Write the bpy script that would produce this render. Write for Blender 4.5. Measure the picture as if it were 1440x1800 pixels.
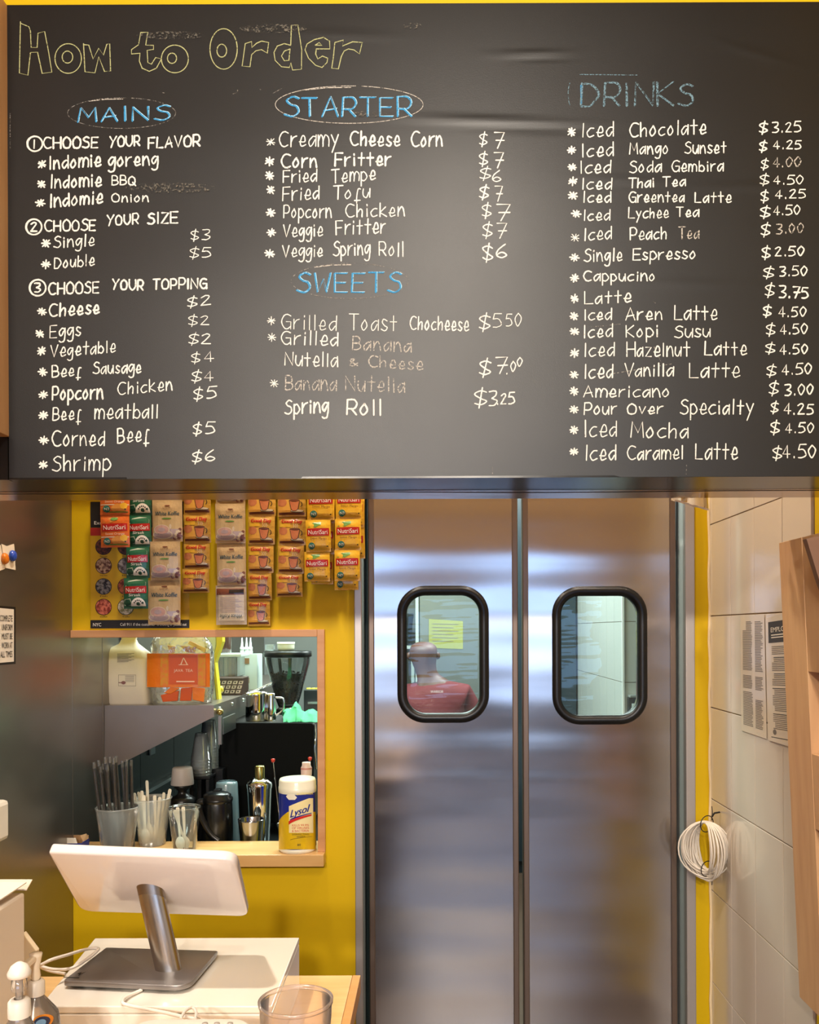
import bpy, math, random
from mathutils import Vector, Matrix, noise

for o in list(bpy.data.objects):
    bpy.data.objects.remove(o)
S = bpy.context.scene
COL = S.collection
random.seed(7)

# ---------------------------------------------------------------- camera
F = 1500.0          # focal length in pixels of the 1440 wide frame
VX, VY = 763.0, 1108.0   # where the straight-ahead direction lands
ROLL = 0.004
ZC = 1.6            # eye height
cam_d = bpy.data.cameras.new('camera')
cam = bpy.data.objects.new('camera', cam_d)
COL.objects.link(cam)
cam_d.sensor_fit = 'HORIZONTAL'
cam_d.sensor_width = 36.0
cam_d.lens = 36.0 * F / 1440.0
cam_d.shift_x = -(VX - 720.0) / 1440.0
cam_d.shift_y = (VY - 900.0) / 1440.0
cam_d.clip_start = 0.02
cam.matrix_world = Matrix(((1, ROLL, 0, 0), (0, 0, -1, 0), (-ROLL, 1, 0, ZC), (0, 0, 0, 1)))
S.camera = cam

# ---------------------------------------------------------------- world, lights, exposure
S.view_settings.view_transform = 'Standard'
S.view_settings.look = 'None'
S.view_settings.gamma = 1.0
S.view_settings.exposure = 0.0
S.view_settings.use_curve_mapping = False
wd = bpy.data.worlds.new('world'); S.world = wd
wd.use_nodes = True
wd.node_tree.nodes['Background'].inputs[0].default_value = (0.62, 0.78, 1.0, 1)
wd.node_tree.nodes['Background'].inputs[1].default_value = 1.0


def lamp(name, kind, loc, target, energy, color, size=0.1, size_y=None, spot=None, blend=1.0):
    d = bpy.data.lights.new(name, kind)
    d.energy = energy; d.color = color
    if kind == 'AREA':
        d.shape = 'RECTANGLE' if size_y else 'DISK'
        d.size = size
        if size_y: d.size_y = size_y
    else:
        d.shadow_soft_size = size
    if kind == 'SPOT':
        d.spot_size = spot; d.spot_blend = blend
    o = bpy.data.objects.new(name, d); COL.objects.link(o)
    o.location = loc
    o.rotation_euler = (Vector(target) - Vector(loc)).to_track_quat('-Z', 'Y').to_euler()
    return o

WARM = (1.0, 0.89, 0.76)
# spot track over the counter that washes the menu board
lamp('board_spot_light', 'SPOT', (0.12, 0.10, 3.16), (0.05, 1.72, 2.2), 72, WARM, 0.07, spot=math.radians(118))
lamp('counter_spot_light', 'SPOT', (-0.85, 1.14, 3.2), (-0.50, 1.30, 1.0), 165, WARM, 0.04, spot=math.radians(42), blend=.5)
# ceiling lamps of the front room
lamp('ceiling_lamp_light', 'AREA', (-0.5, -0.6, 3.25), (-0.5, 0.9, 0.8), 5, WARM, 0.16)
lamp('ceiling_lamp_light', 'AREA', (0.45, -0.9, 3.25), (0.2, 1.2, 0.8), 5, WARM, 0.16)
lamp('ceiling_lamp_light', 'AREA', (-0.9, -3.6, 3.2), (-0.6, 2.8, 1.3), 125, WARM, 0.2)
lamp('ceiling_lamp_light', 'AREA', (0.3, -3.8, 3.2), (0.2, 2.8, 1.3), 125, WARM, 0.2)
# downlights in the gap between the soffit and the yellow wall
lamp('gap_downlight', 'AREA', (-0.55, 2.36, 3.2), (-0.5, 2.5, 1.0), 22, WARM, 0.12)
lamp('gap_downlight', 'AREA', (0.55, 2.36, 3.2), (0.55, 2.5, 1.0), 18, WARM, 0.12)
# daylight through the shop window behind the photographer
lamp('shop_window_daylight', 'AREA', (0.02, -4.9, 1.65), (0.02, 0, 1.65), 62, (0.34, 0.56, 1.0), 4.2, 1.4)
# fluorescent panels in the kitchen
lamp('kitchen_panel_light', 'AREA', (-0.5, 3.9, 2.66), (-0.5, 3.9, 0), 95, (0.80, 1.0, 0.93), 1.2, 0.7)
lamp('kitchen_panel_light', 'AREA', (0.5, 4.9, 2.66), (0.5, 4.9, 0), 55, (0.86, 1.0, 0.96), 0.8, 0.8)

# ---------------------------------------------------------------- helpers
def uv(px, py):
    dx, dy = px - VX, py - VY
    return dx - ROLL * dy, dy + ROLL * dx

def P(px, py, Y):
    u, v = uv(px, py)
    return Vector((u / F * Y, Y, ZC - v / F * Y))

def PZ(px, py, z):
    u, v = uv(px, py)
    return P(px, py, (ZC - z) * F / v)

def PX(px, py, x):
    u, v = uv(px, py)
    return P(px, py, x * F / u)

def lin(c):
    if isinstance(c, str):
        c = tuple(int(c[i:i + 2], 16) / 255 for i in (0, 2, 4))
    return tuple((x / 12.92 if x <= .04045 else ((x + .055) / 1.055) ** 2.4) for x in c[:3]) + (1,)

MATS = {}

def mat(name, col, rough=0.5, metal=0.0, bump=None, var=None, stretch=(1, 1, 1), coat=0, alpha=1, emit=0, spec=0.5,
        trans=0, rvar=0, ior=1.45, aniso=0, sub=0):
    """procedural principled material; bump=(scale,height m) var=(scale,colour2,contrast)"""
    if name in MATS: return MATS[name]
    m = bpy.data.materials.new(name); m.use_nodes = True
    nt = m.node_tree; b = nt.nodes['Principled BSDF']; L = nt.links
    b.inputs['Base Color'].default_value = lin(col)
    b.inputs['Roughness'].default_value = rough
    b.inputs['Metallic'].default_value = metal
    b.inputs['IOR'].default_value = ior
    b.inputs['Specular IOR Level'].default_value = spec
    b.inputs['Alpha'].default_value = alpha
    b.inputs['Transmission Weight'].default_value = trans
    b.inputs['Coat Weight'].default_value = coat
    b.inputs['Coat Roughness'].default_value = 0.06
    b.inputs['Anisotropic'].default_value = aniso
    if sub:
        b.inputs['Subsurface Weight'].default_value = sub
        b.inputs['Subsurface Radius'].default_value = (.01, .008, .006)
    if emit:
        b.inputs['Emission Color'].default_value = lin(col)
        b.inputs['Emission Strength'].default_value = emit
    tc = nt.nodes.new('ShaderNodeTexCoord')
    mp = nt.nodes.new('ShaderNodeMapping'); mp.inputs['Scale'].default_value = stretch
    L.new(tc.outputs['Object'], mp.inputs['Vector'])

    def nz(scale, detail=4):
        n = nt.nodes.new('ShaderNodeTexNoise'); n.inputs['Scale'].default_value = scale
        n.inputs['Detail'].default_value = detail
        L.new(mp.outputs['Vector'], n.inputs['Vector'])
        return n
    if var:
        n = nz(var[0])
        r = nt.nodes.new('ShaderNodeValToRGB')
        c = var[2] if len(var) > 2 else .2
        r.color_ramp.elements[0].position = .5 - c; r.color_ramp.elements[1].position = .5 + c
        r.color_ramp.elements[0].color = lin(col); r.color_ramp.elements[1].color = lin(var[1])
        L.new(n.outputs['Fac'], r.inputs['Fac']); L.new(r.outputs['Color'], b.inputs['Base Color'])
    if bump:
        n = nz(bump[0], 3)
        bp = nt.nodes.new('ShaderNodeBump'); bp.inputs['Strength'].default_value = 1
        bp.inputs['Distance'].default_value = bump[1]
        L.new(n.outputs['Fac'], bp.inputs['Height']); L.new(bp.outputs['Normal'], b.inputs['Normal'])
    if rvar:
        n = nz(6, 4)
        mr = nt.nodes.new('ShaderNodeMapRange')
        mr.inputs['To Min'].default_value = rough - rvar; mr.inputs['To Max'].default_value = rough + rvar
        L.new(n.outputs['Fac'], mr.inputs['Value']); L.new(mr.outputs['Result'], b.inputs['Roughness'])
    MATS[name] = m
    return m

def clearmat(name, col, fac=0.35, rough=0.08, diff=0.3, bump=None, ior=1.45):
    """thin clear plastic or glass: see-through plus a fresnel reflection plus a little milky scatter"""
    if name in MATS: return MATS[name]
    m = bpy.data.materials.new(name); m.use_nodes = True
    nt = m.node_tree; nt.nodes.remove(nt.nodes['Principled BSDF']); L = nt.links
    out = nt.nodes['Material Output']
    tr = nt.nodes.new('ShaderNodeBsdfTransparent')
    tr.inputs[0].default_value = lin(col)
    df = nt.nodes.new('ShaderNodeBsdfDiffuse'); df.inputs[0].default_value = lin(col)
    tl = nt.nodes.new('ShaderNodeBsdfTranslucent'); tl.inputs[0].default_value = lin(col)
    mx0 = nt.nodes.new('ShaderNodeMixShader'); mx0.inputs[0].default_value = .5
    L.new(df.outputs[0], mx0.inputs[1]); L.new(tl.outputs[0], mx0.inputs[2])
    mx = nt.nodes.new('ShaderNodeMixShader'); mx.inputs[0].default_value = diff
    L.new(tr.outputs[0], mx.inputs[1]); L.new(mx0.outputs[0], mx.inputs[2])
    gl = nt.nodes.new('ShaderNodeBsdfGlossy'); gl.inputs['Roughness'].default_value = rough
    fr = nt.nodes.new('ShaderNodeFresnel'); fr.inputs['IOR'].default_value = ior
    mu = nt.nodes.new('ShaderNodeMath'); mu.operation = 'MULTIPLY_ADD'; mu.use_clamp = True
    mu.inputs[1].default_value = 1.6; mu.inputs[2].default_value = fac * .1
    L.new(fr.outputs[0], mu.inputs[0])
    m2 = nt.nodes.new('ShaderNodeMixShader')
    L.new(mu.outputs[0], m2.inputs[0]); L.new(mx.outputs[0], m2.inputs[1]); L.new(gl.outputs[0], m2.inputs[2])
    if bump:
        tc = nt.nodes.new('ShaderNodeTexCoord')
        n = nt.nodes.new('ShaderNodeTexNoise'); n.inputs['Scale'].default_value = bump[0]
        L.new(tc.outputs['Object'], n.inputs['Vector'])
        bp = nt.nodes.new('ShaderNodeBump'); bp.inputs['Distance'].default_value = bump[1]
        L.new(n.outputs['Fac'], bp.inputs['Height']); L.new(bp.outputs['Normal'], gl.inputs['Normal'])
        L.new(bp.outputs['Normal'], fr.inputs['Normal'])
    L.new(m2.outputs[0], out.inputs[0])
    MATS[name] = m
    return m

def woodmat(name, c1, c2, stretch, rough=.45, scale=6):
    return mat(name, c1, rough, var=(scale, c2, .22), stretch=stretch, bump=(scale * 4, .0003), rvar=.05)

class MB:
    def __init__(s):
        s.v = []; s.f = []; s.m = []; s.s = []; s.mats = []
    def mi(s, m):
        if m not in s.mats: s.mats.append(m)
        return s.mats.index(m)
    def add(s, vs, fs, m, smooth=False, M=None):
        n = len(s.v); k = s.mi(m)
        s.v += [(M @ Vector(v)) if M is not None else Vector(v) for v in vs]
        for f in fs:
            s.f.append([i + n for i in f]); s.m.append(k); s.s.append(smooth)
        return s
    def box(s, x0, x1, y0, y1, z0, z1, m, M=None):
        vs = [(x, y, z) for z in (z0, z1) for y in (y0, y1) for x in (x0, x1)]
        return s.add(vs, [(0, 2, 3, 1), (4, 5, 7, 6), (0, 1, 5, 4), (2, 6, 7, 3), (0, 4, 6, 2), (1, 3, 7, 5)], m, False, M)
    def prism(s, pts, vec, m, smooth=False):
        n = len(pts); vec = Vector(vec); pts = [Vector(p) for p in pts]
        return s.add(pts + [p + vec for p in pts],
                     [list(range(n))[::-1], list(range(n, 2 * n))] + [(i, (i + 1) % n, (i + 1) % n + n, i + n) for i in range(n)], m, smooth)
    def loft(s, rings, m, smooth=True, cap=True, closed=True):
        n = len(rings[0]); vs = [p for r in rings for p in r]; fs = []
        for j in range(len(rings) - 1):
            for i in range(n if closed else n - 1):
                a = j * n + i; b = j * n + (i + 1) % n
                fs.append((a, b, b + n, a + n))
        s.add(vs, fs, m, smooth)
        if cap:
            s.add(list(rings[0]), [list(range(n))[::-1]], m); s.add(list(rings[-1]), [list(range(n))], m)
        return s
    def lathe(s, prof, c, m, n=28, M=None, smooth=True):
        """prof: (r, z) pairs; revolved about the vertical through c"""
        c = Vector(c); rings = []
        for r, z in prof:
            ring = []
            for i in range(n):
                a = 2 * math.pi * i / n
                p = Vector((max(r, 1e-5) * math.cos(a), max(r, 1e-5) * math.sin(a), z))
                ring.append(c + (M @ p if M is not None else p))
            rings.append(ring)
        return s.loft(rings, m, smooth, cap=False)
    def tube(s, path, r, m, n=8, closed=False):
        path = [Vector(p) for p in path]; k = len(path); rings = []
        up = Vector((0, 0, 1)); prev = None
        for i in range(k):
            if closed: t = path[(i + 1) % k] - path[i - 1]
            else: t = path[min(i + 1, k - 1)] - path[max(i - 1, 0)]
            t.normalize()
            a = prev if prev is not None else (up if abs(t.z) < .9 else Vector((1, 0, 0)))
            nn = (a - t * a.dot(t)).normalized(); prev = nn
            bb = t.cross(nn); rr = r[i] if isinstance(r, (list, tuple)) else r
            rings.append([path[i] + (nn * math.cos(2 * math.pi * j / n) + bb * math.sin(2 * math.pi * j / n)) * rr for j in range(n)])
        if closed: rings.append(rings[0])
        return s.loft(rings, m, True, cap=not closed)
    def grid(s, fn, nu, nv, m, smooth=True):
        vs = [fn(i / nu, j / nv) for j in range(nv + 1) for i in range(nu + 1)]
        fs = [(j * (nu + 1) + i, j * (nu + 1) + i + 1, (j + 1) * (nu + 1) + i + 1, (j + 1) * (nu + 1) + i)
              for j in range(nv) for i in range(nu)]
        return s.add(vs, fs, m, smooth)
    def text(s, txt, M, size, m, width=None, align='L', xs=1):
        vs, fs, w = textmesh(txt)
        k = width / w if width else size
        ox = {'L': 0, 'C': -w / 2, 'R': -w}[align]
        sy = size if width else k
        return s.add([((x + ox) * k * (xs if not width else 1), 0, y * sy) for x, y in vs], fs, m, False, M)
    def build(s, name, parent=None, org=None, bevel=0, kind=None, fix=False, mod=None):
        me = bpy.data.meshes.new(name)
        o = bpy.data.objects.new(name, me); COL.objects.link(o)
        og = Vector(ORG[parent.name]) if parent else Vector(org or (0, 0, 0))
        me.from_pydata([v - og for v in s.v], [], s.f)
        for mm in s.mats: me.materials.append(mm)
        me.polygons.foreach_set('material_index', s.m); me.polygons.foreach_set('use_smooth', s.s)
        me.update()
        if fix:
            import bmesh
            b = bmesh.new(); b.from_mesh(me); bmesh.ops.remove_doubles(b, verts=b.verts, dist=1e-5)
            bmesh.ops.recalc_face_normals(b, faces=b.faces); b.to_mesh(me); b.free()
        if parent: o.parent = parent
        else: o.location = og
        ORG[o.name] = og
        if bevel:
            md = o.modifiers.new('bevel', 'BEVEL'); md.width = bevel; md.segments = 2; md.limit_method = 'ANGLE'
            md.harden_normals = False
        if kind: o['kind'] = kind
        return o

ORG = {}
TXT = {}

def textmesh(t):
    if t in TXT: return TXT[t]
    cu = bpy.data.curves.new('txt', 'FONT'); cu.body = t; cu.size = 1; cu.resolution_u = 3
    o = bpy.data.objects.new('txt', cu); COL.objects.link(o)
    dg = bpy.context.evaluated_depsgraph_get(); dg.update()
    me = bpy.data.meshes.new_from_object(o.evaluated_get(dg))
    vs = [(v.co.x, v.co.y) for v in me.vertices]; fs = [list(p.vertices) for p in me.polygons]
    bpy.data.objects.remove(o); bpy.data.meshes.remove(me); bpy.data.curves.remove(cu)
    w = max(v[0] for v in vs)
    # normals of the font face +z; in our x,z plane seen from -y the order must keep facing -y
    TXT[t] = (vs, fs, w)
    return TXT[t]

def thing(name, label, cat, loc=(0, 0, 0), group=None):
    o = bpy.data.objects.new(name, None); COL.objects.link(o); o.empty_display_size = .03
    o.location = loc; o['label'] = label; o['category'] = cat
    if group: o['group'] = group
    ORG[o.name] = Vector(loc)
    return o

def struct(name, loc=(0, 0, 0)):
    o = bpy.data.objects.new(name, None); COL.objects.link(o); o.empty_display_size = .03
    o.location = loc; o['kind'] = 'structure'; ORG[o.name] = Vector(loc)
    return o

def tag(o, label, cat, group=None):
    o['label'] = label; o['category'] = cat
    if group: o['group'] = group
    return o

def copy_tree(o, parent=None):
    c = o.copy(); COL.objects.link(c)
    if parent: c.parent = parent
    ORG[c.name] = ORG.get(o.name, Vector())
    for ch in [x for x in ALLCH(o)]: copy_tree(ch, c)
    return c

def ALLCH(o):
    return [x for x in list(COL.objects) if x.parent == o]

def cat_rom(pts, n=6, closed=False):
    pts = [Vector(p) for p in pts]
    if len(pts) < 3: return pts
    out = []; k = len(pts); rng = range(k if closed else k - 1)
    for i in rng:
        g = (lambda j: pts[j % k]) if closed else (lambda j: pts[min(max(j, 0), k - 1)])
        p0, p1, p2, p3 = g(i - 1), g(i), g(i + 1), g(i + 2)
        for q in range(n):
            t = q / n
            out.append(0.5 * ((2 * p1) + (p2 - p0) * t + (2 * p0 - 5 * p1 + 4 * p2 - p3) * t * t + (3 * p1 - p0 - 3 * p2 + p3) * t ** 3))
    if not closed: out.append(pts[-1])
    return out

def rrect(x0, x1, z0, z1, r, n=8):
    """rounded rectangle loop of (x, z), counter-clockwise"""
    out = []
    for cx, cz, a0 in ((x1 - r, z0 + r, -90), (x1 - r, z1 - r, 0), (x0 + r, z1 - r, 90), (x0 + r, z0 + r, 180)):
        for i in range(n + 1):
            a = math.radians(a0 + 90 * i / n)
            out.append((cx + r * math.cos(a), cz + r * math.sin(a)))
    return out
# ---------------------------------------------------------------- materials of the setting
YELLOW = mat('yellow_paint', 'd2ae00', .58, spec=.3, bump=(90, .00015), var=(3, 'cca800', .3))
STEEL = mat('brushed_steel', 'a8a4a0', .22, 1, stretch=(1, 1, 60), bump=(2.2, .00010), rvar=.05)
STEELD = mat('dull_steel', '8d8c8a', .34, 1, stretch=(1, 40, 1), rvar=.06)
CHROME = mat('chrome', 'd9d9d9', .08, 1)
BLACKP = mat('black_plastic', '0e0e10', .32)
RUBBER = mat('black_rubber', '0d0d0e', .38, bump=(120, .0002))
BLACKL = mat('black_laminate', '121110', .22, spec=.4, bump=(8, .0006))
FRAMEW = woodmat('casing_wood', 'c79467', 'b98355', (1, 1, 9), scale=4)
SILLW = woodmat('sill_wood', 'd0a870', 'bd9158', (.6, 6, 4), .3, 5)
PLYW = woodmat('pine_top', 'f0c98c', 'e0b476', (1.2, 10, 6), .38, 5)
CLADW = woodmat('cladding_wood', 'c99a68', 'bb8856', (6, 6, .8), .5, 5)
TILEM = mat('glazed_tile', 'd8ccbc', .12, coat=.3, bump=(5, .0006), var=(2, 'd3c6b4', .3))
GROUT = mat('grout', 'b39a7c', .9, bump=(80, .001))
WHITEW = mat('white_wall', 'c9c3b8', .7)
KTILE = mat('kitchen_tile', 'b9bdb8', .2)
DARKW = mat('dark_wood', '3a2a1e', .5, var=(5, '4b3525', .3), stretch=(8, 8, 1))
FLOORM = mat('floor_tile', '4a3a30', .35, var=(3, '5a473a', .3))
CEILM = mat('ceiling_paint', 'cfc6b8', .8)

YW = 2.86          # face of the yellow wall
YB = 3.00          # its kitchen side
XL = -1.213        # steel partition on the left
XR = P(1248, 1108, YW).x  # tiled wall on the right
# ---------------------------------------------------------------- floor, ceiling, room shell
MB().box(-2.6, 3.4, -5.1, 6.2, -.05, 0, FLOORM).build('floor', kind='structure')
MB().box(-2.6, 3.4, -5.1, 3.0, 3.3, 3.35, CEILM).box(-1.25, 1.75, 3.0, 6.2, 2.75, 2.8, CEILM).build('ceiling', kind='structure')
w = MB()   # front room: left wall and shop front with its window opening
w.box(-2.6, -2.5, -5.0, 1.9, 0, 3.3, CLADW).box(-2.6, XL - .06, 1.9, 2.0, 0, 3.3, WHITEW)
w.build('wall_left', kind='structure')
w = MB()
w.box(-2.6, -2.2, -5.1, -5, 0, 3.3, YELLOW).box(2.2, 3.3, -5.1, -5, 0, 3.3, YELLOW)
w.box(-2.2, 2.2, -5.1, -5, 0, .6, DARKW).box(-2.2, 2.2, -5.1, -5, 2.4, 3.3, YELLOW)
w.build('wall_front', kind='structure')
w = MB().box(3.3, 3.4, -5.1, .9, 0, 3.3, CEILM).box(XR + .1, 3.4, .8, .9, 0, 3.3, CEILM)
w.build('wall_right_side', kind='structure')
w = struct('window_2', (0, -5, .6))
m = MB()
for x in (-2.2, -1.11, -.02, 1.07, 2.16): m.box(x, x + .04, -5.06, -5, .6, 2.4, BLACKP)
m.box(-2.2, 2.2, -5.06, -5, .6, .64, BLACKP).box(-2.2, 2.2, -5.06, -5, 2.36, 2.4, BLACKP)
m.build('window_frame', w)
MB().box(-2.2, 2.2, -5.04, -5.03, .6, 2.4, clearmat('shop_glass', 'ffffff', diff=.02)).build('pane', w)

# yellow back wall with serving opening and doorway
xo1 = P(559, 1300, YW).x                       # right edge of serving opening
zo0 = .82; zo1 = P(300, 1120, YW).z
xd0 = P(627, 1300, YW).x; xd1 = P(1217, 1300, YW).x
w = MB()
w.box(XL, xo1, YW, YB, 0, zo0, YELLOW).box(XL, xo1, YW, YB, zo1, 3.3, YELLOW)
w.box(xo1, xd0, YW, YB, 0, 3.3, YELLOW)
w.box(xd1, XR, YW, YB, 0, 3.3, YELLOW)
w.box(xd0, xd1, YW, YB, 2.16, 3.3, YELLOW)
w.build('wall_back', kind='structure')

# steel clad partition on the left: panels with seams running on into the kitchen
w = struct('wall_partition', (XL, 2.4, 0))
MB().box(XL - .06, XL - .004, 1.9, 6.1, 0, 3.3, STEELD).build('core', w)
ysm = P(139, 1300, 2.9).y
STEELW = mat('wall_steel', '928b82', .30, .92, stretch=(1, 1, 3), bump=(1.3, .0012), rvar=.04)
for a, b_ in ((1.9, YW - .001), (YW + .001, 3.117), (3.121, 4.3), (4.304, 6.1)):
    MB().box(XL - .004, XL, a, b_, 0.02, 3.3 if b_ < 2.9 else 2.75, STEELW).build('steel_panel', w, bevel=.001)

# right wall: yellow in the front room, tiled beside the doors
YT = P(1427, 880, 1).y * (XR / (uv(1427, 880)[0] / F))
w = struct('wall_right', (XR, 2.0, 0))
MB().box(XR + .006, XR + .1, .8, YT - .004, 0, 3.3, YELLOW).build('painted_face', w)
MB().box(XR + .006, XR + .1, YT + .002, YB, 0, 3.3, GROUT).build('grout_bed', w)
tile = None
ys = [2.858 - .198 * i for i in range(4)] + [YT + .004]
zs = [1.644 + .305 * i for i in range(-6, 6)]
random.seed(3)
for i in range(4):
    y0, y1 = ys[i + 1] + .0012, ys[i] - .0012
    for j in range(len(zs)):
        z0, z1 = zs[j] - .305 + .0016, min(zs[j] - .0016, 3.3)
        if z0 < 0: z0 = 0.0
        if tile is None or i == 3 or z0 < .03 or j == len(zs) - 1:
            t = MB().box(XR, XR + .008, y0, y1, z0, z1, TILEM).build('tile', w, bevel=.0012)
            t.data.name = 'tile'
            if tile is None and i < 3 and j == 3: tile = t; base = (y0, z0)
        else:
            t = tile.copy(); COL.objects.link(t); t.parent = w
            t.location = (random.uniform(-.0004, .0003), y0 - base[0], z0 - base[1])
# caulk bead down the corner
m = MB().tube([(XR - .002 + .002 * math.sin(z * 31), YW - .004, z) for z in [i * .06 for i in range(54)]], .005, mat('caulk', 'e6cfa4', .6), 6)
m.build('trim_2', kind='structure')

# kitchen beyond
w = MB()
w.box(XL, 1.65, 6.1, 6.2, 0, 2.75, mat('kitchen_wall', '8c908e', .35, var=(1.5, '7c817f', .3)))
w.build('wall_kitchen', kind='structure')
MB().box(1.6, 1.7, YB, 4.27, 0, 2.75, mat('kitchen_side', '2a3433', .5)).build('wall_kitchen_right', kind='structure')
# tiled pier in the kitchen: front face at y 4.28, side face receding
XP = P(1095, 1150, 4.28).x
w = struct('wall_pier', (XP, 4.3, 0))
MB().box(XP + .008, 1.7, 4.29, 6.1, 0, 2.75, GROUT).build('grout_bed', w)
pt = None
for k in range(9):
    z1 = P(1110, 1093, 4.28).z + .305 * (k - 5); z0 = z1 - .302
    if z1 > 2.8 or z1 < .1: continue
    for i in range(3):
        x0 = XP + .004 + .2 * i
        MB().box(x0, x0 + .197, 4.28, 4.29, z0, z1, KTILE).build('tile', w)
    for i in range(9):
        y0 = 4.284 + .2 * i
        MB().box(XP, XP + .008, y0, y0 + .197, z0, z1, KTILE).build('tile', w)
MB().box(XP - .004, XP + .006, 4.272, 4.282, 0, 2.74, mat('corner_bead', 'e8ece8', .3)).build('corner_bead', w)

# ---------------------------------------------------------------- serving opening casing
w = struct('window_1', (-.8, YW, .9))
x2 = P(571, 1300, 2.845).x; x1 = P(558, 1300, 2.845).x
zt = P(400, 1107, 2.845).z; zh = P(400, 1120, 2.845).z
zs_ = P(480, 1503, 2.81).z; zsb = P(480, 1524, 2.81).z
MB().box(XL, x1, 2.845, YB, zh, zt, FRAMEW).build('head_casing', w, bevel=.0015)
MB().box(x1, x2, 2.845, YB, zs_, zt, FRAMEW).build('side_casing', w, bevel=.0015)
MB().box(XL, P(569, 1510, 2.81).x, 2.81, YB, zsb, zs_, SILLW).build('sill', w, bevel=.0015)
ZS = zs_

# ---------------------------------------------------------------- soffit carrying the menu board
YBD = 1.72; YF = 1.88; YK = 2.00
zsof = P(720, 840, YBD).z
YF = (zsof - ZC) * F / (VY - 862 + 0); YK = (zsof - ZC) * F / (VY - 877)
xl = P(14, 400, YBD).x
ztop = P(0, 9, YBD).z
UND = mat('soffit_underside', 'a88a70', .2, .85, bump=(3, .001), stretch=(1, 4, 1))
m = MB()
m.box(-1.6, XR, YBD + .03, YK, zsof + .004, 3.3, mat('soffit_beige', 'a68d72', .6))
m.build('trim_1', kind='structure')
MB().box(-1.6, XR, YBD + .019, YBD + .0295, zsof + .004, 3.3, YELLOW).build('trim_8', kind='structure')
m = MB().box(-1.6, XR, YF + .003, YK, zsof, zsof + .004, UND)
m.build('trim_3', kind='structure')
# loose cable clipped along the edge under the soffit
pts = []
for i in range(60):
    px = i * 1440 / 59
    pts.append(P(px, 868 + 3 * math.sin(px / 130) + 1.2 * math.sin(px / 37), YF + .02) + Vector((0, 0, 0)))
pts = [Vector((p.x, YF + .008 + .006 * math.sin(p.x * 4), zsof - .0025 - .001 * math.sin(p.x * 7))) for p in pts]
tag(MB().tube(pts, .0010, mat('dark_cable', '2a1712', .4), 6).build('cable', org=(0, YF, zsof)),
    'thin dark cable running under the edge of the black board', 'cable')
# wood clad box at the far left, beside the board
m = MB().box(-1.6, xl, 1.1, YBD + .02, P(15, 767, YBD).z, ztop, CLADW)
m.build('wall_cladding', kind='structure', bevel=.001)
m = MB().box(-1.6, xl - .004, YBD + .004, YBD + .02, zsof, ztop, BLACKL).box(-1.6, xl, YBD + .02, YF, zsof, zsof + .004, BLACKL)
m.build('trim_4', kind='structure')

# ---------------------------------------------------------------- menu board
board = thing('menu_board', 'large black chalk menu board with handwritten dishes above the doors', 'menu board', (0, YBD, zsof))
random.seed(11)
WR = [(940, 96, 60, 4, .0012, -.02), (965, 101, 48, 3, -.0008, -.03), (870, 213, 130, 6, .0016, .04), (950, 225, 90, 7, -.0010, .03), (1110, 318, 80, 5, .0006, .05),
      (1330, 95, 60, 5, .0006, .3), (1200, 500, 110, 6, .0005, .03), (600, 60, 90, 7, .0005, .05), (1330, 330, 100, 6, .0006, -.02)]

def board_h(x, z):
    """pixel-free relief of the vinyl: ridges given in metres from the board corner"""
    px = VX + x / YBD * F; py = VY - (z - ZC) / YBD * F
    h = 0
    for cx, cy, lx, ly, a, sl in WR:
        u = (px - cx) / lx; v = (py - cy - sl * (px - cx)) / ly
        q = u * u + v * v
        if q < 16: h += a * math.exp(-q)
    h += .0009 * noise.noise(Vector((x * 1.7, z * 5.0, 3.1)))
    return h
BM = mat('chalkboard_vinyl', '080706', .39, spec=.50, bump=(700, .00016), rvar=.02, var=(1.6, '0f0d0b', .3))
xr_ = XR
g = MB()
NX, NZ = 220, 130
g.grid(lambda a, b: (xl + (xr_ - xl) * a, YBD - board_h(xl + (xr_ - xl) * a, zsof + (ztop - zsof) * b), zsof + (ztop - zsof) * b), NX, NZ, BM)
g.box(xl, xr_, YBD + .004, YBD + .018, zsof, ztop, BM)
g.build('panel', board)
MB().box(xl, xr_, YBD, YF, zsof - .0005, zsof + .0035, BLACKL).build('underside', board)

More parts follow.
